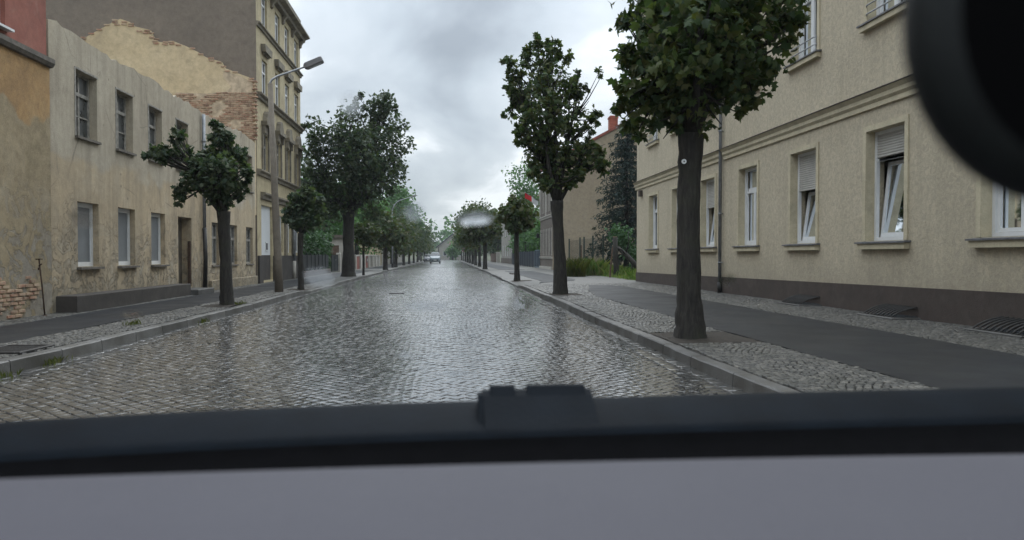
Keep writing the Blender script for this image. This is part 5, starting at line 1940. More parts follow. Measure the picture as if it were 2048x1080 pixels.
# seeding weeds standing above the grass
for i, (u, v, Y, lab) in enumerate(((1165, 525, 46, "yellowish bushy weed near the cut fence posts"), (1187, 528, 44, "tall seeding weed in the middle of the plot"), (1150, 535, 42, "yellow green weed clump beside the pavement edge"))):
    p = at(u, v, Y)
    wd = root("weed", (p.x, Y, .05), lab, "weed", "tall weeds on the vacant plot")
    blades("stalks", [(p.x + r.normal(0, .3), Y + r.normal(0, .3), .05, r.uniform(.7, 1.35), .045) for _ in range(170)], MAT["weed"] if i != 1 else MAT["grass"], wd, 30 + i)["kind"] = "stuff"
# little weeds along the left kerb
for i, (u, v, lab) in enumerate(((5, 752, "yellow green weed tuft in the gutter at the left edge"), (95, 724, "flat weed in the left gutter by a kerb joint"), (405, 643, "weed tuft against the left kerb before the pollarded maple"), (250, 663, "weed sprouting behind the left kerb among the paving stones"), (480, 618, "small weed tuft at the left kerb below the pollarded maple"))):
    d = FW + RT * ((u - CX) / LENS_PX) - UP * ((v - CY) / LENS_PX)
    t_ = (0 - EYE) / d.z
    x, y = d.x * t_, d.y * t_
    x = min(max(x, XL - .5), XL + .25)
    z0 = S if x < XL - .1 else -.02
    if XL - .1 <= x < XL + .04:
        x = XL + .05
    wd = root("weed", (x, y, z0), lab, "weed", "weeds in the left gutter")
    blades("stalks", [(x + r.normal(0, .05), y + r.normal(0, .14), z0, r.uniform(.03, .11), .012) for _ in range(60)], MAT["weed"], wd, 50 + i)["kind"] = "stuff"

# hedge
r = np.random.default_rng(8)
n = 7500
yy = r.uniform(42.6, 56.5, n)
top = 2.72 + .12 * np.sin(yy * 1.7)
face = r.integers(0, 3, n)
x = np.where(face == 0, -8.55 + r.normal(0, .06, n), r.uniform(-9.8, -8.55, n))
z = np.where(face == 1, top + r.normal(0, .06, n), r.uniform(.1, 1, n) * top)
yv = np.where(face == 2, 42.6 + np.abs(r.normal(0, .1, n)), yy)
P = np.stack([x, yv, z], 1)
out = np.stack([np.where(face == 0, 1., 0), np.where(face == 2, -1., 0), np.where(face == 1, 1., .2)], 1)
hd = root("hedge", (-9, 46, 0), "tall clipped green hedge behind the black fence", "hedge")
leaf_cloud("foliage", P, out, .17, "simple", MAT["hedge"], hd, 2)
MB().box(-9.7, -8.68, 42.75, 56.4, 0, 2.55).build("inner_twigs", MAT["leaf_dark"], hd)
# ================================================================== lamps, fences, walls, sign, cars
# concrete lamp post
lp = root("street_lamp", (-5.36, 24.49, S), "leaning grey concrete lamp post with a flat rectangular lamp head", "street lamp")
pt = Vector((-5.60, 24.49, 6.75))
MB().tube([(-5.36, 24.49, S - .05), (-5.40, 24.49, 1.3), (-5.48, 24.49, 3.4), pt], [.135, .122, .103, .078], 14).build("pole", MAT["concrete_pole"], lp, smooth=True)
m = MB()
m.tube([pt - Vector((0, 0, .35)), pt + Vector((0, 0, .02)), (-5.55, 24.49, 6.88), (-5.38, 24.49, 6.99), (-4.9, 24.49, 7.17), (-4.50, 24.49, 7.32)], [.04, .04, .035, .033, .03, .03], 10)
m.build("arm", MAT["galv"], lp, smooth=True)
dirv = Vector((.56, 0, .25)).normalized()
nv = Vector((-dirv.z, 0, dirv.x))
m = MB()
h0 = Vector((-4.54, 24.49, 7.30))
secs = [(0, .06, .05), (.05, .14, .08), (.10, .16, .09), (.58, .16, .09), (.62, .15, .08), (.64, .12, .06)]
vv, fs = [], []
for s_, hw, hh in secs:
    c_ = h0 + dirv * s_
    for a, b in ((-1, -.9), (-.9, -1), (.9, -1), (1, -.9), (1, .8), (.85, 1), (-.85, 1), (-1, .8)):
        vv.append(c_ + Vector((0, 1, 0)) * a * hw + nv * b * hh)
for i in range(len(secs) - 1):
    for k in range(8):
        fs.append((i * 8 + k, i * 8 + (k + 1) % 8, (i + 1) * 8 + (k + 1) % 8, (i + 1) * 8 + k))
fs += [tuple(range(7, -1, -1)), tuple(40 + k for k in range(8))]
hd_ = recalc(m.add(vv, fs).build("lamp_head", MAT["lamp_grey"], lp))
m = MB()
a0, a1 = h0 + dirv * .22 - nv * .10, h0 + dirv * .55 - nv * .10
m.add([a0 + Vector((0, .11, 0)), a0 - Vector((0, .11, 0)), a1 - Vector((0, .11, 0)), a1 + Vector((0, .11, 0)),
       a0 + Vector((0, .11, 0)) + nv * .02, a0 - Vector((0, .11, 0)) + nv * .02, a1 - Vector((0, .11, 0)) + nv * .02, a1 + Vector((0, .11, 0)) + nv * .02],
      [(0, 1, 2, 3), (0, 4, 5, 1), (1, 5, 6, 2), (2, 6, 7, 3), (3, 7, 4, 0), (7, 6, 5, 4)])
m.build("lamp_glass", MAT["lamp_glass"], hd_)


def curved_lamp(x, y, lab, reach=1.9):
    o = root("street_lamp", (x, y, S), lab, "street lamp", "curved steel street lamps on the left")
    pts = [(x, y, S - .05), (x, y, 3.0), (x, y, 5.6)]
    rad = [.09, .07, .055]
    for k in range(1, 8):
        a = k / 7 * R(72)
        pts.append((x + 1.25 * (1 - math.cos(a)), y, 5.6 + 1.25 * math.sin(a)))
        rad.append(.05 - .002 * k)
    e_ = Vector(pts[-1])
    e2_ = e_ + Vector((math.sin(R(72)), 0, math.cos(R(72)))) * (reach - 1.0)
    pts.append(tuple(e2_))
    rad.append(.034)
    MB().tube(pts, rad, 10).build("pole", MAT["galv"], o, smooth=True)
    m_ = MB()
    d_ = Vector((.95, 0, .25))
    vv_, fs_ = [], []
    for s_, hw, hh in ((-.05, .05, .04), (.1, .13, .08), (.5, .14, .075), (.62, .08, .04)):
        c_ = e2_ + d_ * s_
        for a, b in ((-1, -.5), (-.6, -1), (.6, -1), (1, -.5), (.7, 1), (-.7, 1)):
            vv_.append(c_ + Vector((0, a * hw, b * hh)))
    for i in range(3):
        for k in range(6):
            fs_.append((i * 6 + k, i * 6 + (k + 1) % 6, (i + 1) * 6 + (k + 1) % 6, (i + 1) * 6 + k))
    fs_ += [tuple(range(5, -1, -1)), tuple(18 + k for k in range(6))]
    recalc(m_.add(vv_, fs_).build("lamp_head", MAT["lamp_grey"], o))
    MB().tube([(x, y, S - .04), (x, y, .5)], [.13, .12], 10).build("base", MAT["iron"], o)


curved_lamp(-5.41, 74.8, "pale curved steel street lamp among the left-hand trees", 2.0)
curved_lamp(-5.4, 121, "second curved street lamp, far off over the left trees", 1.9)
curved_lamp(-5.4, 168, "farthest curved street lamp, tiny near the end of the left row", 1.9)

# black fence on a low wall, with a gate
fc = root("metal_fence", (-8, 45.5, S), "black sheet metal fence on a low brown wall before the hedge", "fence")
MB().cbox(-8.12, -7.9, 42.3, 51.8, -.05, .42, .03).build("base_wall", MAT["plinth"], fc)
for i in range(7):
    y0 = 42.4 + i * 1.3
    m = MB()
    m.box(-8.03, -8.0, y0 + .05, y0 + 1.25, .50, 1.34)
    p_ = m.build("panel", MAT["black_fence"], fc)
    MB().box(-8.05, -7.97, y0 - .02, y0 + .045, .4, 1.42).build("post", MAT["black_fence"], fc)
gt = root("metal_gate", (-7.9, 53.7, S), "dark double gate with a pale handle next to the hedge", "gate")
for i in range(2):
    y0 = 52.2 + i * 1.5
    m = MB()
    frame_rect(m, -7.88, 1, y0, y0 + 1.47, .2, 1.36, .06, .05)
    lf = m.build("gate_leaf", MAT["black_fence"], gt)
    for k in range(9):
        MB().box(-7.90, -7.92, y0 + .075 + k * .147, y0 + .075 + k * .147 + .135, .26, 1.30).build("board", MAT["black_fence"], lf)
MB().box(-7.86, -7.80, 53.55, 53.65, .95, 1.05).build("handle", MAT["galv"], gt)
MB().cbox(-8.05, -7.75, 55.3, 55.65, -.05, 1.5, .03).build("gate_post", MAT["pale_wall"], gt)

# pale garage
ga = root("garage", (-9, 62, S), "low pale rendered garage with a flat roof behind the big maple's trunk", "building")
m = MB()
m.box(-13, -7.85, 59.7, 64.0, 0, 2.70)
m.build("wall", MAT["pale_wall"], ga)
MB().box(-13.2, -7.7, 59.45, 64.2, 2.70, 2.90).build("roof", MAT["dark_render"], ga)
m = MB()
m.box(-9.5, -8.45, 59.62, 59.698, .1, 2.1)
dr = m.build("door", MAT["wood_fence"], ga)
m = MB()
m.box(-9.65, -9.5, 59.6, 59.699, .1, 2.25)
m.box(-8.45, -8.3, 59.6, 59.699, .1, 2.25)
m.box(-9.5, -8.45, 59.6, 59.699, 2.1, 2.25)
m.build("door_frame", MAT["pale_wall"], dr)

# wall with red panels
rw = root("garden_wall", (-7.9, 75, S), "low garden wall with red panels between pale piers", "wall")
y = 64.3
i = 0
while y < 88:
    MB().cbox(-8.05, -7.70, y, y + .45, 0, 1.38, .03).build("pier", MAT["pale_wall"], rw)
    if i in (0, 2):
        MB().box(-7.95, -7.82, y + .46, y + 3.49, .05, 1.24).build("panel", MAT["red_panel"], rw)
    else:
        MB().box(-7.95, -7.82, y + .46, y + 3.49, .05, 1.22).build("panel", MAT["pale_wall"], rw)
    MB().box(-8.0, -7.78, y + .46, y + 3.49, 1.25, 1.33).build("coping", MAT["pale_wall"], rw)
    y += 3.5
    i += 1
m = MB()
m.box(-7.80, -7.815, 73.6, 74.4, .62, 1.12)
nb_ = tag(m.build("notice_board", MAT["black_fence"]), "small dark notice board on the low garden wall", "notice board")
m = MB()
m.box(-7.797, -7.7995, 74.05, 74.32, .75, 1.0)
m.build("notice_print", MAT["white_frame"], nb_)

# paler houses further along on the left
for i, (y0, y1, h, lab, mt) in enumerate(((92, 104, 3.6, "low beige house front behind the left row, nearest past the garden wall", "tenement"), (108, 124, 5.2, "pale plastered house front further down the left row", "pale_wall"), (130, 150, 4.6, "farthest pale house front on the left of the street", "grey_render"))):
    hs = root("town_house", (-9, (y0 + y1) / 2, S), lab, "building", "town houses far down the left")
    wys = [(y0 + 1 + k * 3.2, y0 + 2.1 + k * 3.2) for k in range(int((y1 - y0 - 2) / 3.2))]
    m = MB()
    wall_holes(m, -9, 1, y0, y1, 0, h, [(a, b, 1.2, 2.7) for a, b in wys], .3)
    m.quad((-9.3, y0, 0), (-18, y0, 0), (-18, y0, h), (-9.3, y0, h))
    m.build("wall", MAT[mt], hs)
    for a, b in wys:
        mm = MB()
        frame_rect(mm, -9.12, 1, a, b, 1.2, 2.7, .09, .06)
        w = mm.build("window", MAT["white_frame"], hs)
        pane_quad(-9.16, a + .07, b - .07, 1.27, 2.63).build("pane", MAT["dark_glass"], w)
    m = MB()
    m.prism([(-8.6, h - .1), (-13.5, h + 2.6), (-18.4, h - .1), (-18.4, h + .1), (-13.5, h + 2.85), (-8.6, h + .1)], "y", y0 - .3, y1 + .3)
    recalc(m.build("roof", MAT["roof_tile" if i != 1 else "dark_roof"], hs))

# wire fence on the plot
wf = root("wire_fence", (9.9, 54, 0), "wire mesh fence on dark green posts across the weedy plot", "fence")
ysf = [47.2, 50.6, 53.9, 55.6, 60.6]
for yy in ysf:
    MB().tube([(9.9, yy, -.05), (9.9, yy, 2.66)], .06, 8).build("post", MAT["green_post"], wf)
m = MB()
for a, b in zip(ysf[:-1], ysf[1:]):
    z = .2
    while z < 2.5:
        m.bar((9.9, a, z), (9.9, b, z), .006)
        z += .12
    y = a + .1
    while y < b:
        m.bar((9.9, y, .1), (9.9, y, 2.5), .006)
        y += .12
m.build("wire_mesh", MAT["wire"], wf)
for k, (u, lab) in enumerate(((1162, "short dark old fence stake beside the wire fence"), (1219, "leaning dark stake beside the sawn-off trunk"))):
    p = at(u, 530, 50 if k == 0 else 40)
    s_ = MB().tube([(p.x, p.y, -.05), (p.x + (.02 if k == 0 else .16), p.y, 2.0 if k == 0 else 1.75)], [.05, .04], 7).build("fence_stake", MAT["wood_fence"])
    tag(s_, lab, "stake")

# dark blue fence and pale gate
bf = root("panel_fence", (8.7, 84, S), "dark blue panel fence along the pavement beyond the gable house", "fence")
y = 74.0
while y < 100:
    MB().box(8.68, 8.72, y + .06, y + 2.44, .18, 1.72).build("panel", MAT["blue_fence"], bf)
    MB().box(8.65, 8.75, y - .03, y + .05, 0, 1.8).build("post", MAT["blue_fence"], bf)
    y += 2.5
pg = root("garden_gate", (8.7, 72, S), "pale blue garden gate beside the dark house front", "gate")
for k in range(2):
    y0 = 70.4 + k * 1.75
    m = MB()
    frame_rect(m, 8.66, -1, y0, y0 + 1.7, .15, 1.85, .07, -.05)
    lf = m.build("gate_leaf", MAT["pale_blue"], pg)
    for j in range(8):
        MB().box(8.675, 8.70, y0 + .1 + j * .19, y0 + .24 + j * .19, .22, 1.78).build("bar", MAT["blue_fence"], lf)
wfn = root("wooden_fence", (8.8, 142, S), "brown wooden board fence far along the right pavement", "fence")
y = 131
while y < 153:
    MB().box(8.78, 8.84, y, y + .9, .1, 1.7 + .03 * math.sin(y)).build("board", MAT["wood_fence"], wfn)
    y += 1.0
wpn = MB().cbox(8.4, 9.0, 128.8, 129.8, 0, 1.9, .05).build("gate_pier", MAT["pale_wall"])
tag(wpn, "white gate pier between the grey house and wooden fence", "pier")

# no-stopping sign
sg = root("traffic_sign", (3.25, 150, S), "round blue no-parking sign with red rim far along the right kerb", "sign")
MB().tube([(3.25, 150, S - .05), (3.25, 150, 2.8)], .03, 8).build("pole", MAT["galv"], sg)
m = MB()
m.tube([(3.25, 149.96, 2.45), (3.25, 149.93, 2.45)], .34, 24)
ds = m.build("disc", simple("sign_blue", (0.03, 0.07, 0.28), 0.5, 0.1, 3, 0), sg)
m = MB()
for k in range(24):
    a, b = 2 * math.pi * k / 24, 2 * math.pi * (k + 1) / 24
    m.quad(*[(3.25 + rr_ * math.cos(t_), 149.925, 2.45 + rr_ * math.sin(t_)) for rr_, t_ in ((.26, a), (.345, a), (.345, b), (.26, b))])
m.build("rim", simple("sign_red", (0.42, 0.03, 0.035), 0.5, 0.1, 3, 0), ds)
MB().bar((3.25 - .2, 149.922, 2.45 + .2), (3.25 + .2, 149.922, 2.45 - .2), .006, .07).build("slash", MAT["red_panel"], ds)


# cars
def car(name, label, x, y, paint, facing=-1, scale=1.0):
    o = root(name, (x, y, 0.02), label, "car")
    o.rotation_euler = (0, 0, 0 if facing < 0 else math.pi)
    W, L2 = .86 * scale, 2.1
    def P(px_, py_, pz_):
        return (px_, py_, pz_)
    # body lofted from the front (-y) backwards: station y, half width, bottom, shoulder, top half width, top
    st_ = [(-2.10, .62, .32, .58, .55, .66), (-2.0, .76, .22, .66, .68, .78), (-1.6, .84, .20, .74, .76, .90), (-1.05, .86, .20, .86, .80, .98), (-.95, .86, .20, .88, .78, 1.02),
           (-.25, .86, .20, .92, .62, 1.44), (.4, .86, .20, .94, .63, 1.50), (1.2, .86, .20, .94, .62, 1.46), (1.85, .84, .22, .92, .60, 1.30), (2.05, .80, .30, .88, .66, .98), (2.12, .70, .36, .70, .62, .76)]
    vv_, fs_ = [], []
    for yy_, hw, zb_, zs_, tw, zt_ in st_:
        for a, b in ((-hw * .9, zb_), (-hw, zb_ + .12), (-hw, zs_), (-tw, zt_ - .03), (-tw * .8, zt_), (tw * .8, zt_), (tw, zt_ - .03), (hw, zs_), (hw, zb_ + .12), (hw * .9, zb_)):
            vv_.append((a, yy_, b))
    n_ = 10
    for i_ in range(len(st_) - 1):
        for k_ in range(n_):
            fs_.append((i_ * n_ + k_, i_ * n_ + (k_ + 1) % n_, (i_ + 1) * n_ + (k_ + 1) % n_, (i_ + 1) * n_ + k_))
    fs_ += [tuple(range(n_)), tuple((len(st_) - 1) * n_ + k_ for k_ in range(n_ - 1, -1, -1))]
    me = bpy.data.meshes.new("body")
    me.from_pydata(vv_, [], fs_)
    me.materials.append(paint)
    b_ = recalc(link("body", me, None, o))
    def part(nm, verts, faces, mat, par=o):
        me_ = bpy.data.meshes.new(nm)
        me_.from_pydata(verts, [], faces)
        me_.materials.append(mat)
        return link(nm, me_, None, par)
    part("windscreen", [(-.74, -.93, 1.045), (.74, -.93, 1.045), (.58, -.30, 1.425), (-.58, -.30, 1.425)], [(0, 1, 2, 3)], MAT["dark_glass"])
    for s_ in (-1, 1):
        part("side_window", [(s_ * .835, -.75, 1.0), (s_ * .835, 1.6, 1.0), (s_ * .665, 1.35, 1.38), (s_ * .665, -.15, 1.38)], [(0, 1, 2, 3)], MAT["dark_glass"])
        part("headlight", [(s_ * .50, -2.055, .60), (s_ * .74, -1.99, .62), (s_ * .76, -1.93, .76), (s_ * .52, -2.03, .72)], [(0, 1, 2, 3)], MAT["lamp_glass"])
        mm_ = MB()
        mm_.cbox(s_ * .86, s_ * 1.03, -.78, -.66, .98, 1.12, .02)
        part("mirror", mm_.v, mm_.f, paint)
        for yy_ in (-1.32, 1.32):
            wm = MB()
            wm.tube([(s_ * .66, yy_, .31), (s_ * .87, yy_, .31)], .31, 18)
            w_ = part("wheel", wm.v, wm.f, MAT["iron"])
            wm = MB()
            wm.tube([(s_ * .86, yy_, .31), (s_ * .878, yy_, .31)], .2, 14)
            part("rim", wm.v, wm.f, MAT["galv"], w_)
    mm_ = MB()
    mm_.box(-.45, .45, -2.115, -2.09, .36, .52)
    part("grille", mm_.v, mm_.f, MAT["iron"])
    mm_ = MB()
    mm_.box(-.26, .26, -2.125, -2.116, .40, .50)
    part("number_plate", mm_.v, mm_.f, MAT["white_frame"])
    return o


silver = simple("silver_blue_paint", (0.22, 0.26, 0.28), 0.35, 0.05, 2, 0, metal=0.0)
cv = car("car", "tall silver blue car driving towards us on the wet road", -2.0, 124, silver)
cv.scale = (.97, 1, 1.2)
pale = simple("pale_grey_paint", (0.13, 0.135, 0.15), 0.35, 0.05, 2, 0, metal=0.3)
car("car", "pale parked car at the left kerb behind the oncoming tall car", -3.75, 150, pale)

# gully opening in the left pavement edge
gu = root("gully", (-5.42, 9.75, S), "dark stormwater gully sunk behind the left kerb at the picture edge", "drain")
m = MB()
frame_rect(m, 0, 1, 0, 1, 0, 1, .1, .1)
fm = MB()
fm.cbox(-5.68, -5.62, 9.35, 10.15, S - .02, S + .035, .008)
fm.cbox(-5.12, -5.06, 9.35, 10.15, S - .02, S + .035, .008)
fm.cbox(-5.619, -5.121, 9.35, 9.41, S - .02, S + .034, .008)
fm.cbox(-5.619, -5.121, 10.09, 10.15, S - .02, S + .034, .008)
fm.build("frame", MAT["iron"], gu)
for k in range(7):
    MB().cbox(-5.615, -5.125, 9.44 + k * .093, 9.44 + k * .093 + .05, S, S + .028, .006).build("bar", MAT["iron"], gu)
MB().quad((-5.66, 9.36, S + .010), (-5.08, 9.36, S + .010), (-5.08, 10.14, S + .010), (-5.66, 10.14, S + .010)).build("gully_shade_sheet", MAT["iron"], gu)  # flat dark sheet in place of the shaded hole between the bars

# manhole-like iron cover in the carriageway
mc = MB()
mc.box(-1.95, -1.45, 25.3, 25.62, -.03, .045)
tag(mc.build("water_cover", MAT["iron"]), "small dark iron cover set in the wet cobbles", "cover")
mc = MB()
mc.cbox(4.0, 4.3, 47.0, 48.6, S - .02, S + .06, .02)
tag(mc.build("loose_slab", MAT["dark_stone"]), "low dark slab lying on the right verge near the small round tree", "slab")

# ================================================================== our own car: dashboard, scuttle, mirror, raindrops on the windscreen
dash_mat = NB("grey_dashboard_plastic")
c = dash_mat.co()
f = dash_mat.noise(260, 2, c)
dash_m = dash_mat.done(dash_mat.mix(.3, dash_mat.ramp(dash_mat.noise(2.5, 4, c), (.3, (0.062, 0.060, 0.072)), (.7, (0.073, 0.071, 0.083))), dash_mat.ramp(f, (.35, (0.057, 0.055, 0.066)), (.65, (0.081, 0.079, 0.091)))), .75, dash_mat.bump(f, .3, .0015), .25)
black_p = simple("black_trim", (0.0025, 0.0025, 0.003), .8, .2, 30, 0.1, spec=.05)
cowl_m = simple("dark_blue_grey_scuttle", (0.0034, 0.0056, 0.0086), .65, .25, 12, .1, spec=.05)
bonnet_m = simple("dark_bonnet_paint", (0.016, 0.02, 0.026), .3, .1, 2, 0)
cr_ = root("our_car", (0, .7, 0.9), "grey dashboard and dark windscreen scuttle of the car we sit in", "car interior")
m = MB()
xs = np.linspace(-1.3, 1.5, 28)
prof = [(.745, .98), (.752, 1.075), (.748, 1.088), (.735, 1.0945), (.70, 1.096), (.60, 1.094), (.48, 1.088), (.36, 1.07), (.28, 1.03), (.25, .95)]
vv, fs = [], []
for i, x in enumerate(xs):
    for yy, zz_ in prof:
        vv.append((x, yy - .02 * (x - .1) ** 2, zz_ - .006 * (x - .1) ** 2))
k = len(prof)
for i in range(len(xs) - 1):
    for j in range(k - 1):
        fs.append((i * k + j, (i + 1) * k + j, (i + 1) * k + j + 1, i * k + j + 1))
recalc(m.add(vv, fs).build("dashboard", dash_m, cr_, smooth=True))
# black channel between dashboard and glass
m = MB()
vv, fs = [], []
prof = [(.745, 1.0), (.78, .985), (.90, .985), (1.0, .99), (1.07, 1.0), (1.09, 1.032)]
for i, x in enumerate(xs):
    for yy, zz_ in prof:
        vv.append((x, yy - .02 * (x - .1) ** 2, zz_ + (.012 * (x - .04) - (.02 * x * x if x < 0 else 0) if yy > 1.05 else 0)))
k = len(prof)
for i in range(len(xs) - 1):
    for j in range(k - 1):
        fs.append((i * k + j, (i + 1) * k + j, (i + 1) * k + j + 1, i * k + j + 1))
recalc(m.add(vv, fs).build("windscreen_channel", black_p, cr_, smooth=True))
m = MB()
vv, fs = [], []
prof = [(1.088, 1.026), (1.095, 1.038), (1.11, 1.0435), (1.14, 1.051), (1.18, 1.0605), (1.20, 1.063), (1.23, 1.061), (1.30, 1.04)]
for i, x in enumerate(xs):
    for yy, zz_ in prof:
        vv.append((x, yy - .02 * (x - .1) ** 2, zz_ + .012 * (x - .04) - (.02 * x * x if x < 0 else 0)))
k = len(prof)
for i in range(len(xs) - 1):
    for j in range(k - 1):
        fs.append((i * k + j, (i + 1) * k + j, (i + 1) * k + j + 1, i * k + j + 1))
recalc(m.add(vv, fs).build("scuttle_panel", cowl_m, cr_, smooth=True))
m = MB()
vv, fs = [], []
prof = [(1.29, 1.03), (1.45, 1.01), (1.8, .93), (2.1, .84), (2.3, .74), (2.35, .55)]
for i, x in enumerate(xs * .85):
    for yy, zz_ in prof:
        vv.append((x, yy - .02 * (x - .1) ** 2, zz_ - .03 * x * x))
k = len(prof)
for i in range(len(xs) - 1):
    for j in range(k - 1):
        fs.append((i * k + j, (i + 1) * k + j, (i + 1) * k + j + 1, i * k + j + 1))
recalc(m.add(vv, fs).build("bonnet", bonnet_m, cr_, smooth=True))
# wiper spindle cover
m = MB()
m.prism([(1.105, 1.0425), (1.195, 1.05), (1.195, 1.0855), (1.182, 1.0865), (1.168, 1.0805), (1.13, 1.0570)], "x", .055, .228)
cover_m = simple("scuttle_lightened_for_shade", (0.0055, 0.0078, 0.011), .65, .2, 12, .1, spec=.06)  # scuttle colour made lighter to offset shading on the steeper front
wc = recalc(m.build("wiper_cover", cover_m, cr_))
MB().prism([(1.11, 1.035), (1.19, 1.05), (1.19, 1.083), (1.165, 1.083)], "x", .047, .0545).build("wiper_rib", cover_m, wc)
MB().prism([(1.165, 1.078), (1.194, 1.078), (1.194, 1.093), (1.182, 1.093)], "x", .066, .106).build("wiper_cap", cover_m, wc)
MB().prism([(1.165, 1.078), (1.194, 1.078), (1.194, 1.093), (1.182, 1.093)], "x", .125, .218).build("wiper_cap", cover_m, wc)

# windscreen, a raked curved pane
W0, W1 = Vector((0, 1.05, 1.03)), Vector((0, .30, 1.62))
m = MB()
vv, fs = [], []
for i, x in enumerate(xs):
    for j in range(5):
        p = W0.lerp(W1, j / 4)
        vv.append((x, p.y - .02 * (x - .1) ** 2, p.z))
for i in range(len(xs) - 1):
    for j in range(4):
        fs.append((i * 5 + j, (i + 1) * 5 + j, (i + 1) * 5 + j + 1, i * 5 + j + 1))
q = NB("clear_windscreen")
tr = q.n("ShaderNodeBsdfTransparent")
tr.inputs["Color"].default_value = (0.95, 0.965, 0.96, 1)
q.put(q.out.inputs["Surface"], tr.outputs[0])
m.add(vv, fs).build("windscreen", q.mat, cr_, smooth=True)

q = NB("rain_water")
rf_ = q.n("ShaderNodeBsdfRefraction")
rf_.inputs["IOR"].default_value = 1.33
rf_.inputs["Roughness"].default_value = 0.0
rf_.inputs["Color"].default_value = (0.96, 0.97, 0.98, 1)
tp_ = q.n("ShaderNodeBsdfTransparent")
mx_ = q.n("ShaderNodeMixShader")
mx_.inputs[0].default_value = 0.25
q.put(mx_.inputs[1], tp_.outputs[0])
q.put(mx_.inputs[2], rf_.outputs[0])
q.put(q.out.inputs["Surface"], mx_.outputs[0])
MAT["water"] = q.mat
MAT["water_smear"] = q.mat.copy()
MAT["water_smear"].node_tree.nodes[mx_.name].inputs[0].default_value = 0.8
wn_dir = (W1 - W0).normalized()
wnorm = Vector((0, wn_dir.z, -wn_dir.y))      # outwards (forwards and up)
drops = [(950, 437, 40, 16, "long bright raindrop smear on the windscreen above the road's far end"), (700, 206, 24, 20, "raindrop on the windscreen at the big maple's top"), (850, 612, 46, 14, "wide flat raindrop on the windscreen over the road"),
         (1048, 606, 26, 18, "raindrop on the windscreen over the right kerb"), (812, 712, 16, 9, "small raindrop on the windscreen low over the road"), (912, 748, 24, 9, "flat raindrop on the windscreen just above the scuttle"),
         (172, 440, 26, 20, "raindrop on the windscreen before the ruin's first lower window"), (640, 556, 32, 24, "raindrop on the windscreen before the black fence"), (268, 628, 20, 9, "raindrop on the windscreen over the left asphalt strip"), (830, 425, 22, 20, "raindrop on the windscreen at the far green tree"), (1455, 560, 18, 13, "raindrop on the windscreen at the foot of the grey downpipe")]
for u, v, ru, rv, lab in drops:
    d = FW + RT * ((u - CX) / LENS_PX) - UP * ((v - CY) / LENS_PX)
    t_ = (W0 - Vector((0, 0, EYE))).dot(wnorm) / d.dot(wnorm)
    p = Vector((0, 0, EYE)) + d * t_
    p.y -= .02 * (p.x - .1) ** 2 - .0015
    a, b = ru * t_ / LENS_PX * .95, rv * t_ / LENS_PX * 1.35
    vv, fs = [], []
    nr, ns = 6, 18
    rr = random.Random(u)
    jit = [rr.uniform(.85, 1.15) for _ in range(ns)]
    hgt = min(a, b) * .09
    for i in range(nr):
        f_ = 1 - i / nr
        z_ = hgt * (1 - f_ * f_) ** 2
        for k in range(ns):
            an = 2 * math.pi * k / ns
            vv.append(Vector((a * f_ * math.cos(an) * jit[k], 0, 0)) + wn_dir * (b * f_ * math.sin(an) * jit[k]) + wnorm * z_)
    vv.append(wnorm * hgt)
    for i in range(nr - 1):
        for k in range(ns):
            fs.append((i * ns + k, i * ns + (k + 1) % ns, (i + 1) * ns + (k + 1) % ns, (i + 1) * ns + k))
    for k in range(ns):
        fs.append(((nr - 1) * ns + k, (nr - 1) * ns + (k + 1) % ns, nr * ns))
    fs.append(tuple(range(ns - 1, -1, -1)))
    me = bpy.data.meshes.new("raindrop")
    me.from_pydata([tuple(q_) for q_ in vv], [], fs)
    me.polygons.foreach_set("use_smooth", [True] * len(fs))
    o = recalc(link("raindrop", me, MAT["water_smear" if u == 950 else "water"], None, tuple(p)))
    o.data.polygons.foreach_set("use_smooth", [len(q_.vertices) < 6 for q_ in o.data.polygons])
    tag(o, lab, "raindrop", "raindrops on the windscreen")

# rear-view mirror hanging from the glass
pl_ = at(1880, 40, .27)
pb_ = at(2100, 412, .27)
hw_, hh_, rc = .125, .078, .074
cxm, czm = pl_.x + hw_, pb_.z + hh_
rm = root("rear_view_mirror", (cxm, .28, czm), "black rear-view mirror filling the top right corner, out of focus", "mirror")


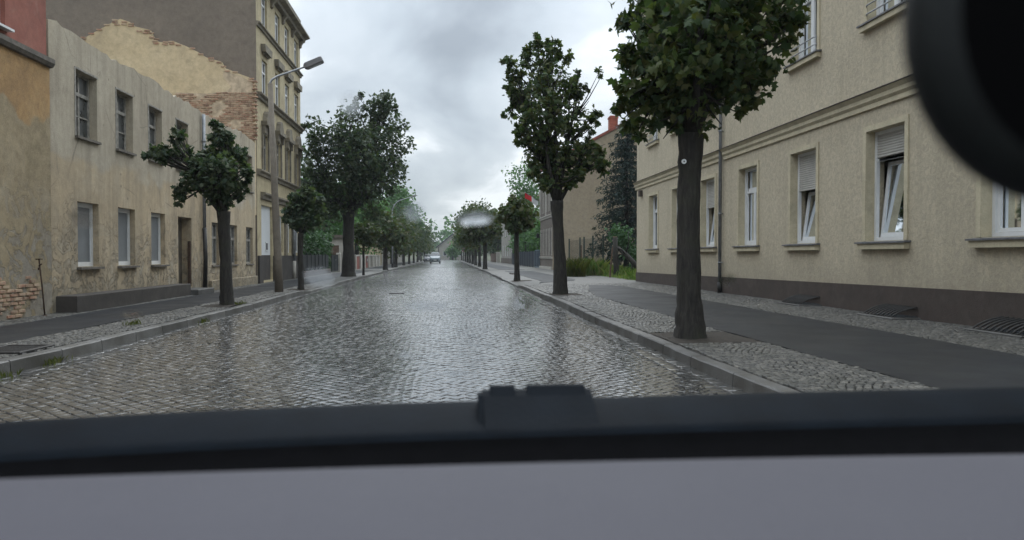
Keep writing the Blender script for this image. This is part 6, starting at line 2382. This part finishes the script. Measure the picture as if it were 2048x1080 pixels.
def outline(inset, n=10):
    pts_ = []
    w_, h_, r0 = hw_ - inset, hh_ - inset, max(.01, rc - inset)
    for qx, qz, a0 in ((1, 1, 0), (-1, 1, 90), (-1, -1, 180), (1, -1, 270)):
        for k_ in range(n + 1):
            a_ = R(a0 + 90 * k_ / n)
            pts_.append((qx * (w_ - r0) + r0 * math.cos(a_), qz * (h_ - r0) + r0 * math.sin(a_)))
    return pts_


m = MB()
vv, fs = [], []
rings = [(.012, .0), (.004, .004), (0, .012), (.002, .022), (.014, .034), (.04, .042)]
for ins, dy in rings:
    for x, z in outline(ins):
        vv.append((cxm + x, .275 + dy, czm + z))
k = len(outline(0))
for i in range(len(rings) - 1):
    for j in range(k):
        fs.append((i * k + j, i * k + (j + 1) % k, (i + 1) * k + (j + 1) % k, (i + 1) * k + j))
fs.append(tuple(range((len(rings) - 1) * k, len(rings) * k)))
recalc(m.add(vv, fs).build("housing", simple("mirror_housing", (0.0065, 0.0085, 0.0085), .7, .2, 30, .1, spec=.3), rm, smooth=True))
m = MB()
o_ = outline(.012)
m.add([(cxm + x, .2752, czm + z) for x, z in o_], [tuple(range(len(o_)))])
m.build("mirror_face", simple("painted_cabin_reflection", (0.0018, 0.0018, 0.002), .7, .1, 3, 0, spec=.02), rm)  # matte black painted in place of the dark cabin's reflection
m = MB()
m.tube([(cxm, .30, czm + .06), (cxm, .31, czm + .13), (cxm, .32, 1.60)], [.014, .012, .016], 10)
m.build("stem", black_p, rm, smooth=True)

# ================================================================== damp air
hz = MB().box(-910, 910, -160, 910, -1.1, 24.0).build("haze", None)
hz["kind"] = "stuff"
hz["label"] = "thin damp haze filling the street"
q = NB("damp_air")
q.nt.nodes.remove(q.b)
pv_ = q.n("ShaderNodeVolumePrincipled")
pv_.inputs["Color"].default_value = (0.86, 0.92, 0.98, 1)
pv_.inputs["Density"].default_value = 0.00035
pv_.inputs["Anisotropy"].default_value = 0.2
q.put(q.out.inputs["Volume"], pv_.outputs[0])
hz.data.materials.clear()
hz.data.materials.append(q.mat)
